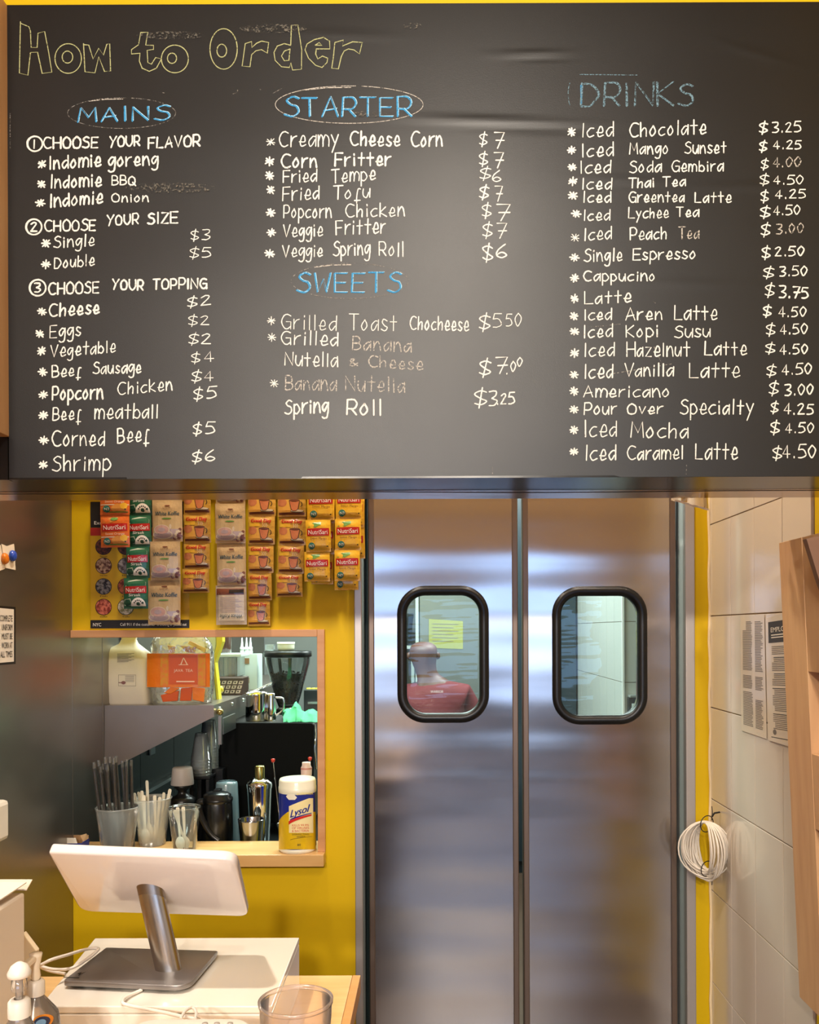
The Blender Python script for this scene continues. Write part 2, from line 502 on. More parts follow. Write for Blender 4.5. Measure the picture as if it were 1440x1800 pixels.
# stroke alphabet: width | strokes ; two hex digits per point (x, y+4); ~ = smooth
G = {
'A': '8|04 4E 84|17 78', 'B': '7|04 0E|~0E 4E 6C 59 09|~09 59 77 65 34 04', 'C': '8|~8D 5E 2D 09 25 54 85', 'D': '8|04 0E|~0E 5D 89 66 44 04',
'E': '7|7E 0E 04 74|09 69', 'F': '7|7E 0E 04|09 69', 'G': '8|~8D 5E 2D 09 25 54 86|49 89 84', 'H': '8|04 0E|8E 84|09 89', 'I': '2|14 1E',
'K': '7|04 0E|7E 09 74', 'L': '7|0E 04 74', 'M': '9|04 1E 57 8E 94', 'N': '8|04 0E 84 8E', 'O': '8|~4E 1C 09 15 44 75 89 7C 4E',
'P': '7|04 0E|~0E 5E 7B 58 08', 'Q': '8|~4E 1C 09 15 44 75 89 7C 4E|57 93', 'R': '7|04 0E|~0E 5E 7B 58 08|38 74', 'S': '7|~7D 4E 1C 3A 69 76 44 05',
'T': '8|0E 8E|4E 44', 'U': '8|~0E 08 25 44 65 88 8E', 'V': '8|0E 44 8E', 'W': '9|0E 24 5B 74 9E', 'Y': '8|0E 49 8E|49 24', 'Z': '7|0E 7E 04 74',
'a': '6|~5A 3A 07 14 35 58|6B 64', 'b': '6|0E 04|~08 3A 67 44 05', 'c': '6|~6A 3A 07 24 65', 'd': '6|~6A 3A 07 24 57|6E 64', 'e': '6|~07 57 5A 3B 17 24 65',
'f': '5|~5B 3B 26 20|02 52', 'g': '6|~6A 3B 08 25 59|~6B 66 51 20 01', 'h': '6|0E 04|~07 3A 59 54', 'i': '2|1A 14|1D 1C', 'k': '6|0E 04|5B 07 64', 'l': '2|1E 14',
'm': '9|0B 04|~07 2B 49 44|~47 6B 99 94', 'n': '6|0B 04|~07 3B 59 64', 'o': '6|~3B 07 24 57 3B', 'p': '6|0B 00|~0A 3B 67 34 05', 'r': '5|0B 04|~07 2A 5B',
's': '5|~5A 2B 19 37 56 34 05', 't': '6|3E 34|0A 6A', 'u': '6|~0B 06 34 58|6B 64', 'U2': '7|', 'v': '6|0B 34 6B', 'y': '6|0B 36|6B 10', 'z': '6|0B 6B 04 64',
'&': '6|~64 1B 4C 16 34 67', '.': '2|15 14', '$': '6|~6C 3D 0B 38 66 34 05|4F 22', '0': '6|~3E 0A 16 34 6A 3E', '1': '2|1E 14', '2': '6|~0C 3E 5C 04|04 64',
'3': '6|~0E 5E 5B 29|~29 67 44 04', '4': '6|44 4E 07 67', '5': '6|6E 1E 0A|~0A 4A 66 34 04', '6': '6|~5E 1A 06 34 66 38 06', '7': '6|0E 6E 24|19 69',
}

def glyph(ch):
    d = G[ch].split('|'); w_ = int(d[0], 16); out = []
    for st in d[1:]:
        sm = st.startswith('~'); st = st.lstrip('~')
        pts = [(int(c[0], 16), int(c[1], 16) - 4) for c in st.split()]
        if sm: pts = [(p.x, p.y) for p in cat_rom([(x, y, 0) for x, y in pts], 5)]
        out.append(pts)
    return w_, out

def chalkmat(name, col, cover):
    m = bpy.data.materials.new(name); m.use_nodes = True
    nt = m.node_tree; b = nt.nodes['Principled BSDF']; L = nt.links
    b.inputs['Base Color'].default_value = lin(col); b.inputs['Roughness'].default_value = .9
    b.inputs['Specular IOR Level'].default_value = .2
    tc = nt.nodes.new('ShaderNodeTexCoord'); n = nt.nodes.new('ShaderNodeTexNoise')
    n.inputs['Scale'].default_value = 260; n.inputs['Detail'].default_value = 3
    L.new(tc.outputs['Object'], n.inputs['Vector'])
    mr = nt.nodes.new('ShaderNodeMapRange')
    mr.inputs['From Min'].default_value = .62 - cover * .42; mr.inputs['From Max'].default_value = .82 - cover * .42
    L.new(n.outputs['Fac'], mr.inputs['Value']); L.new(mr.outputs['Result'], b.inputs['Alpha'])
    return m
CH = {'w': chalkmat('white_chalk', 'e6e1d6', 1), 'f': chalkmat('faint_chalk', 'bdb6aa', .68), 'g': chalkmat('ghost_chalk', '8d8880', .45),
      'b': chalkmat('blue_chalk', '3d8fbf', .9), 'l': chalkmat('pale_blue_chalk', 'a8d2e6', .85), 'y': chalkmat('yellow_green_chalk', 'aaaa78', .85),
      'd': chalkmat('dim_blue_chalk', '6d8a96', .6)}

def ribbon(mb, pts, wpx, cm, lift=.0005):
    """flat stroke on the board through picture points, following its relief"""
    q = []
    for p in pts:
        if not q or (abs(p[0] - q[-1][0]) + abs(p[1] - q[-1][1])) > .25: q.append(p)
    if len(q) < 2: return
    n = len(q); vs = []; hw = wpx / 2
    ext = []
    for i in range(n):
        a = q[max(i - 1, 0)]; b = q[min(i + 1, n - 1)]
        tx, ty = b[0] - a[0], b[1] - a[1]; l = math.hypot(tx, ty) or 1
        tx /= l; ty /= l
        k = hw * random.uniform(.85, 1.15)
        x, y = q[i]
        if i == 0: ext.append(((x - tx * hw * .9, y - ty * hw * .9), (tx, ty), k * .45))
        ext.append(((x, y), (tx, ty), k))
        if i == n - 1: ext.append(((x + tx * hw * .9, y + ty * hw * .9), (tx, ty), k * .45))
    for (x, y), (tx, ty), k in ext:
        for s_ in (-1, 1):
            w0 = P(x - ty * k * s_, y + tx * k * s_, YBD)
            vs.append((w0.x, YBD - board_h(w0.x, w0.z) - lift, w0.z))
    mb.add(vs, [(2 * i, 2 * i + 1, 2 * i + 3, 2 * i + 2) for i in range(len(ext) - 1)], cm)

def write(mb, txt, x0, y0, x1, y1, h, wd, cm, jit=.35):
    gs = [(c, glyph(c)) for c in txt]
    gap = 2.6
    tot = sum(g[1][0] for g in gs) + gap * (len(gs) - 1)
    k = (x1 - x0) / tot; X = 0
    ex = (y1 - y0) / max(x1 - x0, 1)
    for c, (w_, sts) in gs:
        dy = random.uniform(-.5, .5) * jit * 2; sh = random.uniform(-.04, .10); sc = random.uniform(.94, 1.06)
        for st in sts:
            pp = []
            for gx, gy in st:
                px = x0 + (X + gx * sc + gy * sh * .6) * k
                pp.append((px + random.uniform(-jit, jit) * .5, y0 + (px - x0) * ex + dy - gy * h / 10 * sc + random.uniform(-jit, jit) * .5))
            ribbon(mb, pp, wd * random.uniform(.85, 1.15), cm, .0005 + random.uniform(0, .0002))
        X += w_ + gap

def star(mb, x, y, r=6.5, wd=2.6, cm=None):
    for k in range(4):
        a = math.pi * k / 4 + random.uniform(-.15, .15) + .1
        rr = r * random.uniform(.8, 1.15)
        ribbon(mb, [(x - rr * math.cos(a), y - rr * .9 * math.sin(a)), (x + rr * math.cos(a), y + rr * .9 * math.sin(a))], wd, cm, .0005 + k * .00004)

def ell(cx, cy, rx, ry, n=30, a0=0, a1=360, tilt=0):
    return [(cx + rx * math.cos(math.radians(a0 + (a1 - a0) * i / n)), cy + ry * math.sin(math.radians(a0 + (a1 - a0) * i / n)) + tilt * math.cos(math.radians(a0 + (a1 - a0) * i / n))) for i in range(n + 1)]

# each row: star x,y (or -), then words: text x0 y0 x1 y1 h [flags]
ROWS = '''
C1 61.4 253 13.5 1|CHOOSE 77 261 172 260 19 B|YOUR 193 259 246 256 18 B|FLAVOR 261 261 351 257 19 B
74 289|Indomie 87 298 177 292 22 B|goreng 191 293 278 290 22 B
73 324|Indomie 89 331 178 327 22 B|BBQ 197 325 238 325 16
71 357|Indomie 88 365 180 357 22 B|Onion 197 355 261 355 15
C2 59.6 399 14 2|CHOOSE 79 407 168 405 19 B|YOUR 189 397 243 393 18 B|SIZE 260 394 312 392 19 B
81 428|Single 95 436 166 432 20|$3 336 421 369 421 17 T
81 465|Double 96 472 166 467 19|$5 334 453 371 452 17 T
C3 66.4 506 14.5 3|CHOOSE 86 518 174 515 20 B|YOUR 198 509 252 510 18 B|TOPPING 269 509 364 507 18 B
74 548|Cheese 87 557 175 551 22 B|$2 330 539 370 535 16 T
70 587|Eggs 88 594 142 590 22|$2 332 571 368 571 16 T
73 617|Vegetable 89 628 203 619 21|$2 332 604 370 604 17 T
75 654|Beef 92 663 142 660 19|Sausage 164 657 248 655 20|$4 337 637 375 635 17 T
76 694|Popcorn 92 703 180 701 24 B|Chicken 207 694 303 686 22|$4 337 670 375 669 17 T
76 730|Beef 93 739 142 737 22|meatball 167 736 278 735 25|$5 341 702 380 699 20
77 774|Corned 92 784 184 783 26|Beef 207 779 262 774 26|$5 340 763 377 762 20
76 817|Shrimp 92 828 194 826 27|$6 338 812 378 810 19
t476 250|Creamy 491 258 594 257 27|Cheese 616 256 703 257 25 B|Corn 723 258 777 257 25 B|$ 843 254 856 254 20|7 869 261 886 261 28
474 284|Corn 495 295 557 294 23 B|Fritter 589 292 687 291 23 B|$ 843 289 857 289 20|7 869 295 886 295 28
474 309|Fried 498 321 556 319 21|Tempe 583 322 660 316 23|$ 844 314 862 313 19|6 866 319 880 319 19
476 334|Fried 497 353 561 350 24|Tofu 586 351 650 347 22|$ 843 348 858 348 20|7 871 354 884 354 27
476 374|Popcorn 499 383 582 383 23|Chicken 608 382 711 380 23|$ 848 380 863 380 21|7 873 388 895 388 27
477 409|Veggie 498 417 567 415 22|Fritter 591 413 678 410 25|$ 849 415 865 415 23|7 873 419 890 419 26
474 446|Veggie 497 452 567 451 21|Spring 586 450 650 448 24|Roll 667 449 710 451 25|$ 849 456 866 458 26|6 873 453 890 453 23
t477 564|Grilled 495 578 591 581 26 T|Toast 614 580 698 582 28 T|Chocheese 721 579 824 582 24|$ 843 578 861 578 25|5 867 575 881 575 23 T|50 890 573 916 573 22 T
t478 593|Grilled 495 605 594 608 24|Banana 620 615 723 619 24 F
-|Nutella 501 642 593 645 24|& 612 644 628 643 14 F|Cheese 648 645 743 651 20 F|$ 843 658 861 659 25|7 872 657 891 656 27|. 889 658 893 658 12|0 898 653 906 653 17|0 909 644 918 644 16
t482 674|Banana 502 685 591 687 25 F|Nutella 608 687 712 690 26 F|$ 835 712 855 711 26|3 860 713 873 712 23|.25 873 711 904 710 19
-|Spring 501 728 577 725 25 B|Roll 610 729 671 730 27 B
1005 232|Iced 1023 241 1078 239 25|Chocolate 1107 241 1241 235 24|$ 1335 233 1349 233 18|3.25 1358 233 1407 232 17
1005 264|Iced 1023 276 1078 274 24|Mango 1107 271 1175 270 20|Sunset 1204 270 1277 269 20|$ 1335 265 1348 265 17|4.25 1360 262 1408 262 15
1006 294|Iced 1020 305 1073 304 22|Soda 1107 304 1162 302 20|Gembira 1181 302 1271 301 19|$ 1338 296 1351 296 17|4.00 1359 294 1407 293 16 F
1007 319|Iced 1023 333 1075 333 20|Thai 1105 331 1150 329 16|Tea 1165 328 1205 327 17|$ 1336 324 1351 324 17|4.50 1360 324 1411 324 15
1007 344|Iced 1025 356 1074 356 19|Greentea 1106 356 1203 355 18|Latte 1222 356 1285 356 18|$ 1338 353 1351 353 18|4.25 1363 349 1416 348 15
1013 376|Iced 1026 388 1072 387 19|Lychee 1105 384 1175 383 18|Tea 1189 381 1228 381 17|$ 1337 381 1354 381 18|4.50 1360 378 1406 377 16
t1011 418|Iced 1027 423 1074 420 21|Peach 1108 422 1172 420 20|Tea 1193 421 1229 419 20 F|$ 1338 413 1353 413 20|3.00 1365 411 1412 409 17 F
1010 453|Single 1027 460 1094 459 22|Espresso 1113 457 1223 455 19|$ 1340 453 1354 453 19|2.50 1363 450 1413 449 16
1010 489|Cappucino 1026 494 1152 494 18|$ 1342 487 1361 487 18|3.50 1371 485 1418 484 16
1010 525|Latte 1028 535 1109 531 21|$ 1345 519 1360 519 19|3.75 1370 523 1421 524 19 B
1009 556|Iced 1027 563 1074 562 19|Aren 1100 563 1164 562 21|Latte 1186 562 1260 562 24|$ 1342 555 1355 555 17|4.50 1369 557 1417 556 17
1010 583|Iced 1026 594 1076 592 22|Kopi 1101 593 1157 592 21|Susu 1186 594 1248 592 20|$ 1347 588 1362 588 18|4.50 1372 588 1419 586 17
1010 621|Iced 1027 627 1079 626 23|Hazelnut 1102 627 1212 626 24|Latte 1239 624 1312 624 23|$ 1346 620 1363 620 17|4.50 1371 623 1420 621 17
1009 659|Iced 1027 666 1077 664 24|Vanilla 1098 662 1183 661 22|Latte 1212 664 1300 663 25|$ 1348 660 1364 660 18|4.50 1375 659 1426 657 18
1009 688|Americano 1026 698 1177 698 20|$ 1352 692 1367 692 20|3.00 1380 695 1429 693 18
1009 720|Pour 1027 729 1084 728 20|Over 1103 728 1165 727 18|Specialty 1196 728 1323 728 25|$ 1355 724 1368 724 18|4.25 1378 728 1430 728 18
1009 756|Iced 1027 768 1084 767 28|Mocha 1109 769 1210 770 26|$ 1355 761 1370 761 20|4.50 1381 761 1430 760 17
1009 794|Iced 1029 809 1082 808 26|Caramel 1103 808 1201 807 23|Latte 1223 807 1296 807 28|$ 1359 806 1375 806 21|4.50 1376 805 1434 804 22
'''
for row in ROWS.strip().split('\n'):
    cells = row.split('|'); hd = cells[0]
    mb = MB()
    def done(nm):
        global mb
        if mb.v: mb.build(nm, board)
        mb = MB()
    if hd[0] == 'C':
        q = hd[1:].split(); cx, cy, r = float(q[1]) if len(q) > 4 else float(q[1]), float(q[2]), float(q[3])
        ribbon(mb, ell(cx, cy, r, r * .98), 2.8, CH['w']); ribbon(mb, ell(cx + .6, cy + .4, r - 1.2, r - 1), 1.4, CH['w'], .0008)
        write(mb, q[0], cx - (2 if q[0] == '1' else 5), cy + 7.5, cx + (0 if q[0] == '1' else 5), cy + 7.5, 15, 2.8, CH['w'])
    elif hd != '-':
        th = hd[0] == 't'; x, y = map(float, hd.lstrip('t').split())
        star(mb, x, y, 7.5 if th else 7.5, 1.6 if th else 2.8, CH['w'])
    done('chalk_number' if hd[0] == 'C' else 'chalk_star')
    for c in cells[1:]:
        q = c.split(); fl = q[6] if len(q) > 6 else ''
        x0, y0, x1, y1, h = map(float, q[1:6])
        wd_ = {'B': 3.0, 'T': 1.7, 'F': 2.0}.get(fl, 2.25)
        write(mb, q[0], x0, y0, x1, y1, h, wd_, CH['f'] if fl == 'F' else CH['w'])
        done('chalk_price' if q[0][0] in '$0123456789.' else 'chalk_word')
# headings
for txt, x0, y0, x1, y1, h, cols, oval, lb in (
        ('MAINS', 137, 215, 296, 211, 25, 'bl', (214, 199, 95, 27, 'g'), 'blue heading MAINS in an oval'),
        ('STARTER', 500, 205, 722, 205, 33, 'bl', (614, 184, 130, 33, 'f'), 'blue heading STARTER in an oval'),
        ('SWEETS', 522, 514, 703, 514, 34, 'bl', (615, 494, 103, 31, 'g'), 'blue heading SWEETS, partly rubbed out'),
        ('DRINKS', 1021, 187, 1219, 186, 40, 'dd', (1122, 165, 130, 36, 'x'), 'faint heading DRINKS, almost rubbed out')):
    mb = MB(); random.seed(len(txt) + int(x0))
    st = random.getstate(); write(mb, txt, x0, y0, x1, y1, h, 3.0, CH[cols[0]], .2)
    random.setstate(st); write(mb, txt, x0 + 1.8, y0 - 1, x1 + 1.8, y1 - 1, h, 1.3, CH[cols[1]], .2)
    cx, cy, rx, ry, oc = oval
    if oc != 'x':
        ribbon(mb, ell(cx, cy, rx, ry, 50, -80, 275), 1.2, CH[oc])
        ribbon(mb, [(cx - rx * .6, cy - ry * .78), (cx - rx * .3, cy - ry * .9), (cx + rx * .02, cy - ry * .92)], 1.6, CH['f'])
    else:
        ribbon(mb, [(1020, 131), (1120, 132)], 1.4, CH['d']); ribbon(mb, ell(1005, 165, 6, 22, 12, 120, 240), 1.3, CH['d'])
        ribbon(mb, [(1022, 182), (1022, 150)], 3, CH['b'])
    o = mb.build('chalk_heading', board); o['label'] = lb
# outlined title
def outl(pts, ox=0, closed=True):
    return [(ox + x / 4, y / 4) for x, y in pts]
T = [([(145, 155), (137, 515), (197, 530), (215, 370), (265, 368), (297, 517), (365, 508), (345, 380), (315, 222), (268, 235), (262, 335), (220, 335), (215, 220), (205, 190), (145, 165)], 0),
     ([(588, 308), (598, 505), (668, 513), (695, 400), (735, 503), (778, 500), (772, 308), (752, 312), (728, 388), (695, 340), (655, 415), (625, 318), (590, 315)], 0),
     ([(990, 230), (1040, 228), (1025, 318), (1080, 320), (1080, 348), (1035, 355), (1040, 440), (1065, 452), (1095, 405), (1135, 415), (1100, 480), (1050, 502), (1000, 480), (980, 430), (985, 375), (925, 380), (925, 350), (975, 315), (990, 230)], 0),
     ([(285, 308), (330, 293), (332, 335), (365, 305), (400, 290), (450, 300), (440, 375), (400, 350), (360, 358), (330, 385), (318, 470), (263, 465), (285, 308)], 360),
     ([(605, 315), (610, 180), (655, 175), (682, 350), (680, 488), (618, 493), (605, 442), (595, 475), (540, 470), (495, 425), (487, 370), (510, 325), (560, 308), (605, 320)], 360),
     ([(600, 345), (560, 360), (540, 395), (560, 428), (592, 425), (600, 345)], 360),
     ([(785, 345), (880, 345), (878, 290), (835, 265), (770, 280), (720, 310), (705, 350), (730, 410), (780, 460), (825, 475), (860, 440), (865, 410), (828, 395), (795, 415), (780, 380), (785, 345)], 360),
     ([(778, 318), (805, 300), (825, 320), (778, 318)], 360),
     ([(915, 300), (975, 283), (968, 325), (1040, 295), (1108, 300), (1088, 380), (1050, 352), (1010, 345), (980, 360), (960, 400), (940, 485), (893, 480), (905, 400), (915, 300)], 360)]
E = [(480, 412, 93, 104, 0), (475, 402, 37, 42, 0), (1230, 415, 95, 97, 0), (1210, 410, 32, 36, 0), (133, 345, 96, 142, 360), (120, 357, 34, 45, 360)]
for wd_, xa_, xb2 in (('How', 0, 205), ('to', 205, 345), ('Order', 345, 720)):
    mb = MB()
    for pts, ox in T:
        q = outl(pts, ox)
        if xa_ <= q[0][0] < xb2: ribbon(mb, q, 1.7, CH['y'])
    for cx, cy, rx, ry, ox in E:
        if xa_ <= ox + cx / 4 < xb2: ribbon(mb, ell(ox + cx / 4, cy / 4, rx / 4, ry / 4, 36, -70, 292), 1.7, CH['y'])
    o = mb.build('chalk_title', board); o['label'] = 'yellow-green outlined title word ' + wd_; o['kind'] = 'stuff'
# smudges and stray marks of old chalk
mb = MB(); random.seed(5)
for pts in ([(410, 165), (417, 163), (418, 158)], [(457, 157), (459, 158)], [(286, 163), (291, 164)], [(866, 820), (866, 836)], [(1207, 818), (1206, 834)], [(18, 200), (18, 260)],
            [(1148, 530), (1152, 533)], [(480, 164), (495, 156)], [(1040, 575), (1090, 570)], [(1060, 660), (1180, 640)], [(1150, 610), (1170, 655)]):
    ribbon(mb, pts, 1.3, CH['g'])
mb.build('stray_mark', board)['kind'] = 'stuff'
sm = chalkmat('chalk_smudge', '6f6a60', .28)
for cx, cy, rx, ry in ((725, 45, 16, 5), (300, 62, 60, 7), (480, 50, 60, 8), (650, 200, 30, 5), (300, 330, 80, 9)):
    MB().add([P(x, y, YBD - .0022) for x, y in ell(cx, cy, rx, ry, 20)], [list(range(20))], sm).build('chalk_smudge', board)
# ---------------------------------------------------------------- swing doors
DOORST = mat('door_steel', 'b9b5b4', .20, 1)
nt = DOORST.node_tree; L = nt.links; b = nt.nodes['Principled BSDF']
tc = nt.nodes.new('ShaderNodeTexCoord')

def mnode(op, a=None, b_=None, c=None):
    n = nt.nodes.new('ShaderNodeMath'); n.operation = op
    for i, x in enumerate((a, b_, c)):
        if x is None: continue
        if isinstance(x, (int, float)): n.inputs[i].default_value = x
        else: L.new(x, n.inputs[i])
    return n.outputs[0]
sx = nt.nodes.new('ShaderNodeSeparateXYZ'); L.new(tc.outputs['Object'], sx.inputs[0])
# the sheet is drawn in around the window cut-out and ripples between its fixings
rx = mnode('DIVIDE', sx.outputs[0], .20); rz = mnode('DIVIDE', sx.outputs[2], .30)
rr = mnode('ADD', mnode('MULTIPLY', rx, rx), mnode('MULTIPLY', rz, rz))
dish = mnode('MULTIPLY', mnode('POWER', 2.718, mnode('MULTIPLY', rr, -1.0)), .010)

def noi(sc, st, det=1):
    mp = nt.nodes.new('ShaderNodeMapping'); mp.inputs['Scale'].default_value = st; L.new(tc.outputs['Object'], mp.inputs[0])
    n = nt.nodes.new('ShaderNodeTexNoise'); n.inputs['Scale'].default_value = sc; n.inputs['Detail'].default_value = det
    L.new(mp.outputs[0], n.inputs[0]); return n.outputs[0]
w1 = mnode('MULTIPLY', noi(1.0, (1.0, 1, 10.0), 0), .0048)
w2 = mnode('MULTIPLY', noi(1.0, (3.0, 1, 3.0), 0), .006)
hh = mnode('ADD', dish, mnode('ADD', w1, w2))
bp = nt.nodes.new('ShaderNodeBump'); bp.inputs['Distance'].default_value = 1; bp.inputs['Strength'].default_value = 1
L.new(hh, bp.inputs['Height']); L.new(bp.outputs[0], b.inputs['Normal'])
mr = nt.nodes.new('ShaderNodeMapRange'); mr.inputs['To Min'].default_value = .15; mr.inputs['To Max'].default_value = .25
L.new(noi(3, (1, 1, 3), 5), mr.inputs['Value']); L.new(mr.outputs[0], b.inputs['Roughness'])
EDGEST = mat('door_edge_steel', '75655a', .42, .75, rvar=.04)
JAMBST = mat('jamb_steel', 'b0a9a4', .42, .6, stretch=(1, 1, 1), bump=(2, .0008))
PANE = clearmat('door_pane', 'f2f8f8', diff=.02, rough=.03, fac=0, ior=1.5)
_n = PANE.node_tree; _g = [x for x in _n.nodes if x.type == 'BSDF_GLOSSY'][0]
_g.inputs[0].default_value = (.75, .95, 1, 1)
_m = [x for x in _n.nodes if x.type == 'MATH'][0]; _m.inputs[1].default_value = .85
_t = _n.nodes.new('ShaderNodeTexCoord')
def _noise(st):
    mp = _n.nodes.new('ShaderNodeMapping'); mp.inputs['Scale'].default_value = st; _n.links.new(_t.outputs['Object'], mp.inputs[0])
    mp.inputs['Rotation'].default_value = (0, .35, 0)
    q = _n.nodes.new('ShaderNodeTexNoise'); q.inputs['Scale'].default_value = 1; q.inputs['Detail'].default_value = 1; _n.links.new(mp.outputs[0], q.inputs[0]); return q.outputs[0]
_a = _n.nodes.new('ShaderNodeMath'); _a.operation = 'MULTIPLY_ADD'; _a.inputs[1].default_value = .12
_n.links.new(_noise((6, 1, 38)), _a.inputs[0]); _n.links.new(_noise((4.5, 1, 3.5)), _a.inputs[2])
_b = _n.nodes.new('ShaderNodeBump'); _b.inputs['Distance'].default_value = .022; _n.links.new(_a.outputs[0], _b.inputs['Height'])
_n.links.new(_b.outputs[0], _g.inputs['Normal'])

def door(name, x0, x1, wo, wi):
    """x0,x1 = leaf edges; wo/wi = gasket outer and inner picture boxes"""
    Z0, Z1 = .03, 2.14
    a0 = P(wo[0], wo[1], YW); a1 = P(wo[2], wo[3], YW)
    b0 = P(wi[0], wi[1], YW); b1 = P(wi[2], wi[3], YW)
    cx, cz = (b0.x + b1.x) / 2, (b0.z + b1.z) / 2
    d = struct(name, (cx, YW, cz))
    hole = []
    h0_ = rrect(b0.x - .004, b1.x + .004, b1.z - .004, b0.z + .004, .068, 8)
    for i, p_ in enumerate(h0_):
        q_ = h0_[(i + 1) % len(h0_)]; hole.append(p_)
        if math.hypot(p_[0] - q_[0], p_[1] - q_[1]) > .03: hole += [(p_[0] + (q_[0] - p_[0]) * t / 8, p_[1] + (q_[1] - p_[1]) * t / 8) for t in range(1, 8)]
    ex = P(11, 0, YW).x - P(0, 0, YW).x
    X0, X1 = x0 + ex * .9, x1 - ex * .9
    outer = []
    for x, z in hole:    # project the loop onto the leaf outline
        dx, dz = x - cx, z - cz
        k = min((X1 - cx) / dx if dx > 1e-6 else 1e9, (X0 - cx) / dx if dx < -1e-6 else 1e9,
                (Z1 - cz) / dz if dz > 1e-6 else 1e9, (Z0 - cz) / dz if dz < -1e-6 else 1e9)
        outer.append((cx + dx * k, cz + dz * k))
    # corners of the leaf
    m = MB(); n = len(hole); yf = YW - .004; yb = YW + .036
    for y, flip in ((yf, 0), (yb, 1)):
        vs = [(x, y, z) for x, z in hole] + [(x, y, z) for x, z in outer]; fs = []
        cn = [(X0, Z0), (X1, Z0), (X1, Z1), (X0, Z1)]
        vs += [(x, y, z) for x, z in cn]
        for i in range(n):
            j = (i + 1) % n
            f = [i, j, n + j, n + i]
            oa, ob = outer[i], outer[j]
            if abs(oa[0] - ob[0]) > 1e-5 and abs(oa[1] - ob[1]) > 1e-5:
                sa, sb = (oa, ob) if min(abs(oa[0] - X0), abs(oa[0] - X1)) < 1e-5 else (ob, oa)
                k = min(range(4), key=lambda q: (cn[q][0] - sa[0]) ** 2 + (cn[q][1] - sb[1]) ** 2)
                f = [i, j, n + j, 2 * n + k, n + i]
            fs.append(f[::-1] if flip else f)
        m.add(vs, fs, DOORST)
    m.add([(x, yf, z) for x, z in hole] + [(x, yb, z) for x, z in hole], [(i, (i + 1) % n, (i + 1) % n + n, i + n) for i in range(n)], DOORST)
    m.build('panel', d)
    for a, b_ in ((x0, X0), (X1, x1)):
        MB().box(a, b_, YW - .010, YW + .040, Z0, Z1, EDGEST).build('edge_channel', d, bevel=.003)
    # rubber gasket: rounded profile swept round the window
    prof = [(0, .004), (.0, -.006), (.2, -.014), (.5, -.018), (.8, -.014), (1.0, -.006), (1.0, .004)]
    rings = []
    lo = rrect(a0.x, a1.x, a1.z, a0.z, .094, 10); li = rrect(b0.x, b1.x, b1.z, b0.z, .062, 10)
    for t, y in prof:
        rings.append([Vector((o_[0] + (i_[0] - o_[0]) * t, YW + y, o_[1] + (i_[1] - o_[1]) * t)) for o_, i_ in zip(lo, li)])
    MB().loft(rings, RUBBER, cap=False).build('window_gasket', d)
    # acrylic pane, slightly bowed
    pn = rrect(b0.x - .004, b1.x + .004, b1.z - .004, b0.z + .004, .066, 8)
    m = MB(); rg = []
    for t in (1, .8, .6, .4, .2, .02):
        rg.append([Vector((cx + (x - cx) * t, YW + .014 - .006 * (1 - t * t), cz + (z - cz) * t)) for x, z in pn])
    m.loft(rg, PANE, cap=False); m.build('pane', d)
    return d
xg = lambda px: P(px, 1300, YW).x
door('door_1', xg(649), xg(911), (698, 1030, 860, 1270), (715, 1047, 843, 1253))
door('door_2', xg(919.5), xg(1188), (970, 1031, 1138, 1273), (986, 1048, 1121, 1257))
# door frame
j = struct('trim_5', (xd0, YW, 0))
MB().box(xg(624), xg(637.5), YW - .012, YB + .01, 0, 2.17, JAMBST).build('jamb', j, bevel=.003)
MB().box(xg(1204.5), xg(1221), YW - .012, YB + .01, 0, 2.17, JAMBST).build('jamb', j, bevel=.003)
MB().box(xg(624), xg(1221), YW - .012, YB + .01, 2.15, 2.19, JAMBST).build('head_jamb', j, bevel=.003)
PIV = mat('hinge_tube', '1f2a2a', .4, .3)
m = MB().tube([(xg(1196), YB - .05, .05), (xg(1196), YB - .05, 2.14)], .010, PIV, 12); m.build('pivot_post', j)
m = MB().tube([(xg(641), YB - .05, .05), (xg(641), YB - .05, 2.14)], .006, PIV, 12); m.build('pivot_post', j)
for z in (P(1196, 955, YW).z, P(1196, 1500, YW).z):
    MB().lathe([(0, -.02), (.0145, -.02), (.0145, .02), (0, .02)], (xg(1196), YB - .05, z), CHROME, 16).build('hinge_collar', j)
GAPSH = mat('gap_shade', '26302f', .5)  # strips added beside the leaves; the darkness of the gaps is their colour
MB().box(xg(1189.5), xg(1203.5), YB - .035, YB - .033, .03, 2.13, GAPSH).build('gap_shade_strip', j)
MB().box(xg(638.5), xg(648), YB - .035, YB - .033, .03, 2.13, GAPSH).build('gap_shade_strip', j)
for px, w_ in ((634, .003), (641.5, .0035)):
    for py in (1507, 1526, 1546):
        pass

# ---------------------------------------------------------------- poster on the yellow wall
INK = mat('print_black', '17100d', .5); PW = mat('print_white', 'ece6da', .5); PRED = mat('print_red', 'b3231a', .5)
PYE = mat('poster_yellow', 'd2a814', .42)
p0 = P(159, 882, YW); p1 = P(333, 1104, YW)
po = thing('safety_poster', 'yellow food allergy poster with round pictures, mostly hidden behind hanging sachets', 'poster', (p0.x, YW - .002, p1.z))
MB().box(p0.x, p1.x, YW - .0015, YW, p1.z, p0.z, PYE).build('sheet', po)
def prect(mb, x0, y0, x1, y1, m, Y=YW - .0018):
    a, c = P(x0, y0, Y), P(x1, y1, Y)
    mb.add([(a.x, Y, c.z), (c.x, Y, c.z), (c.x, Y, a.z), (a.x, Y, a.z)], [(0, 1, 2, 3)], m)
m = MB(); prect(m, 159, 882, 333, 927, INK); prect(m, 159, 928, 333, 941, PRED); prect(m, 159, 1090, 333, 1104, INK)
m.build('printed_band', po)

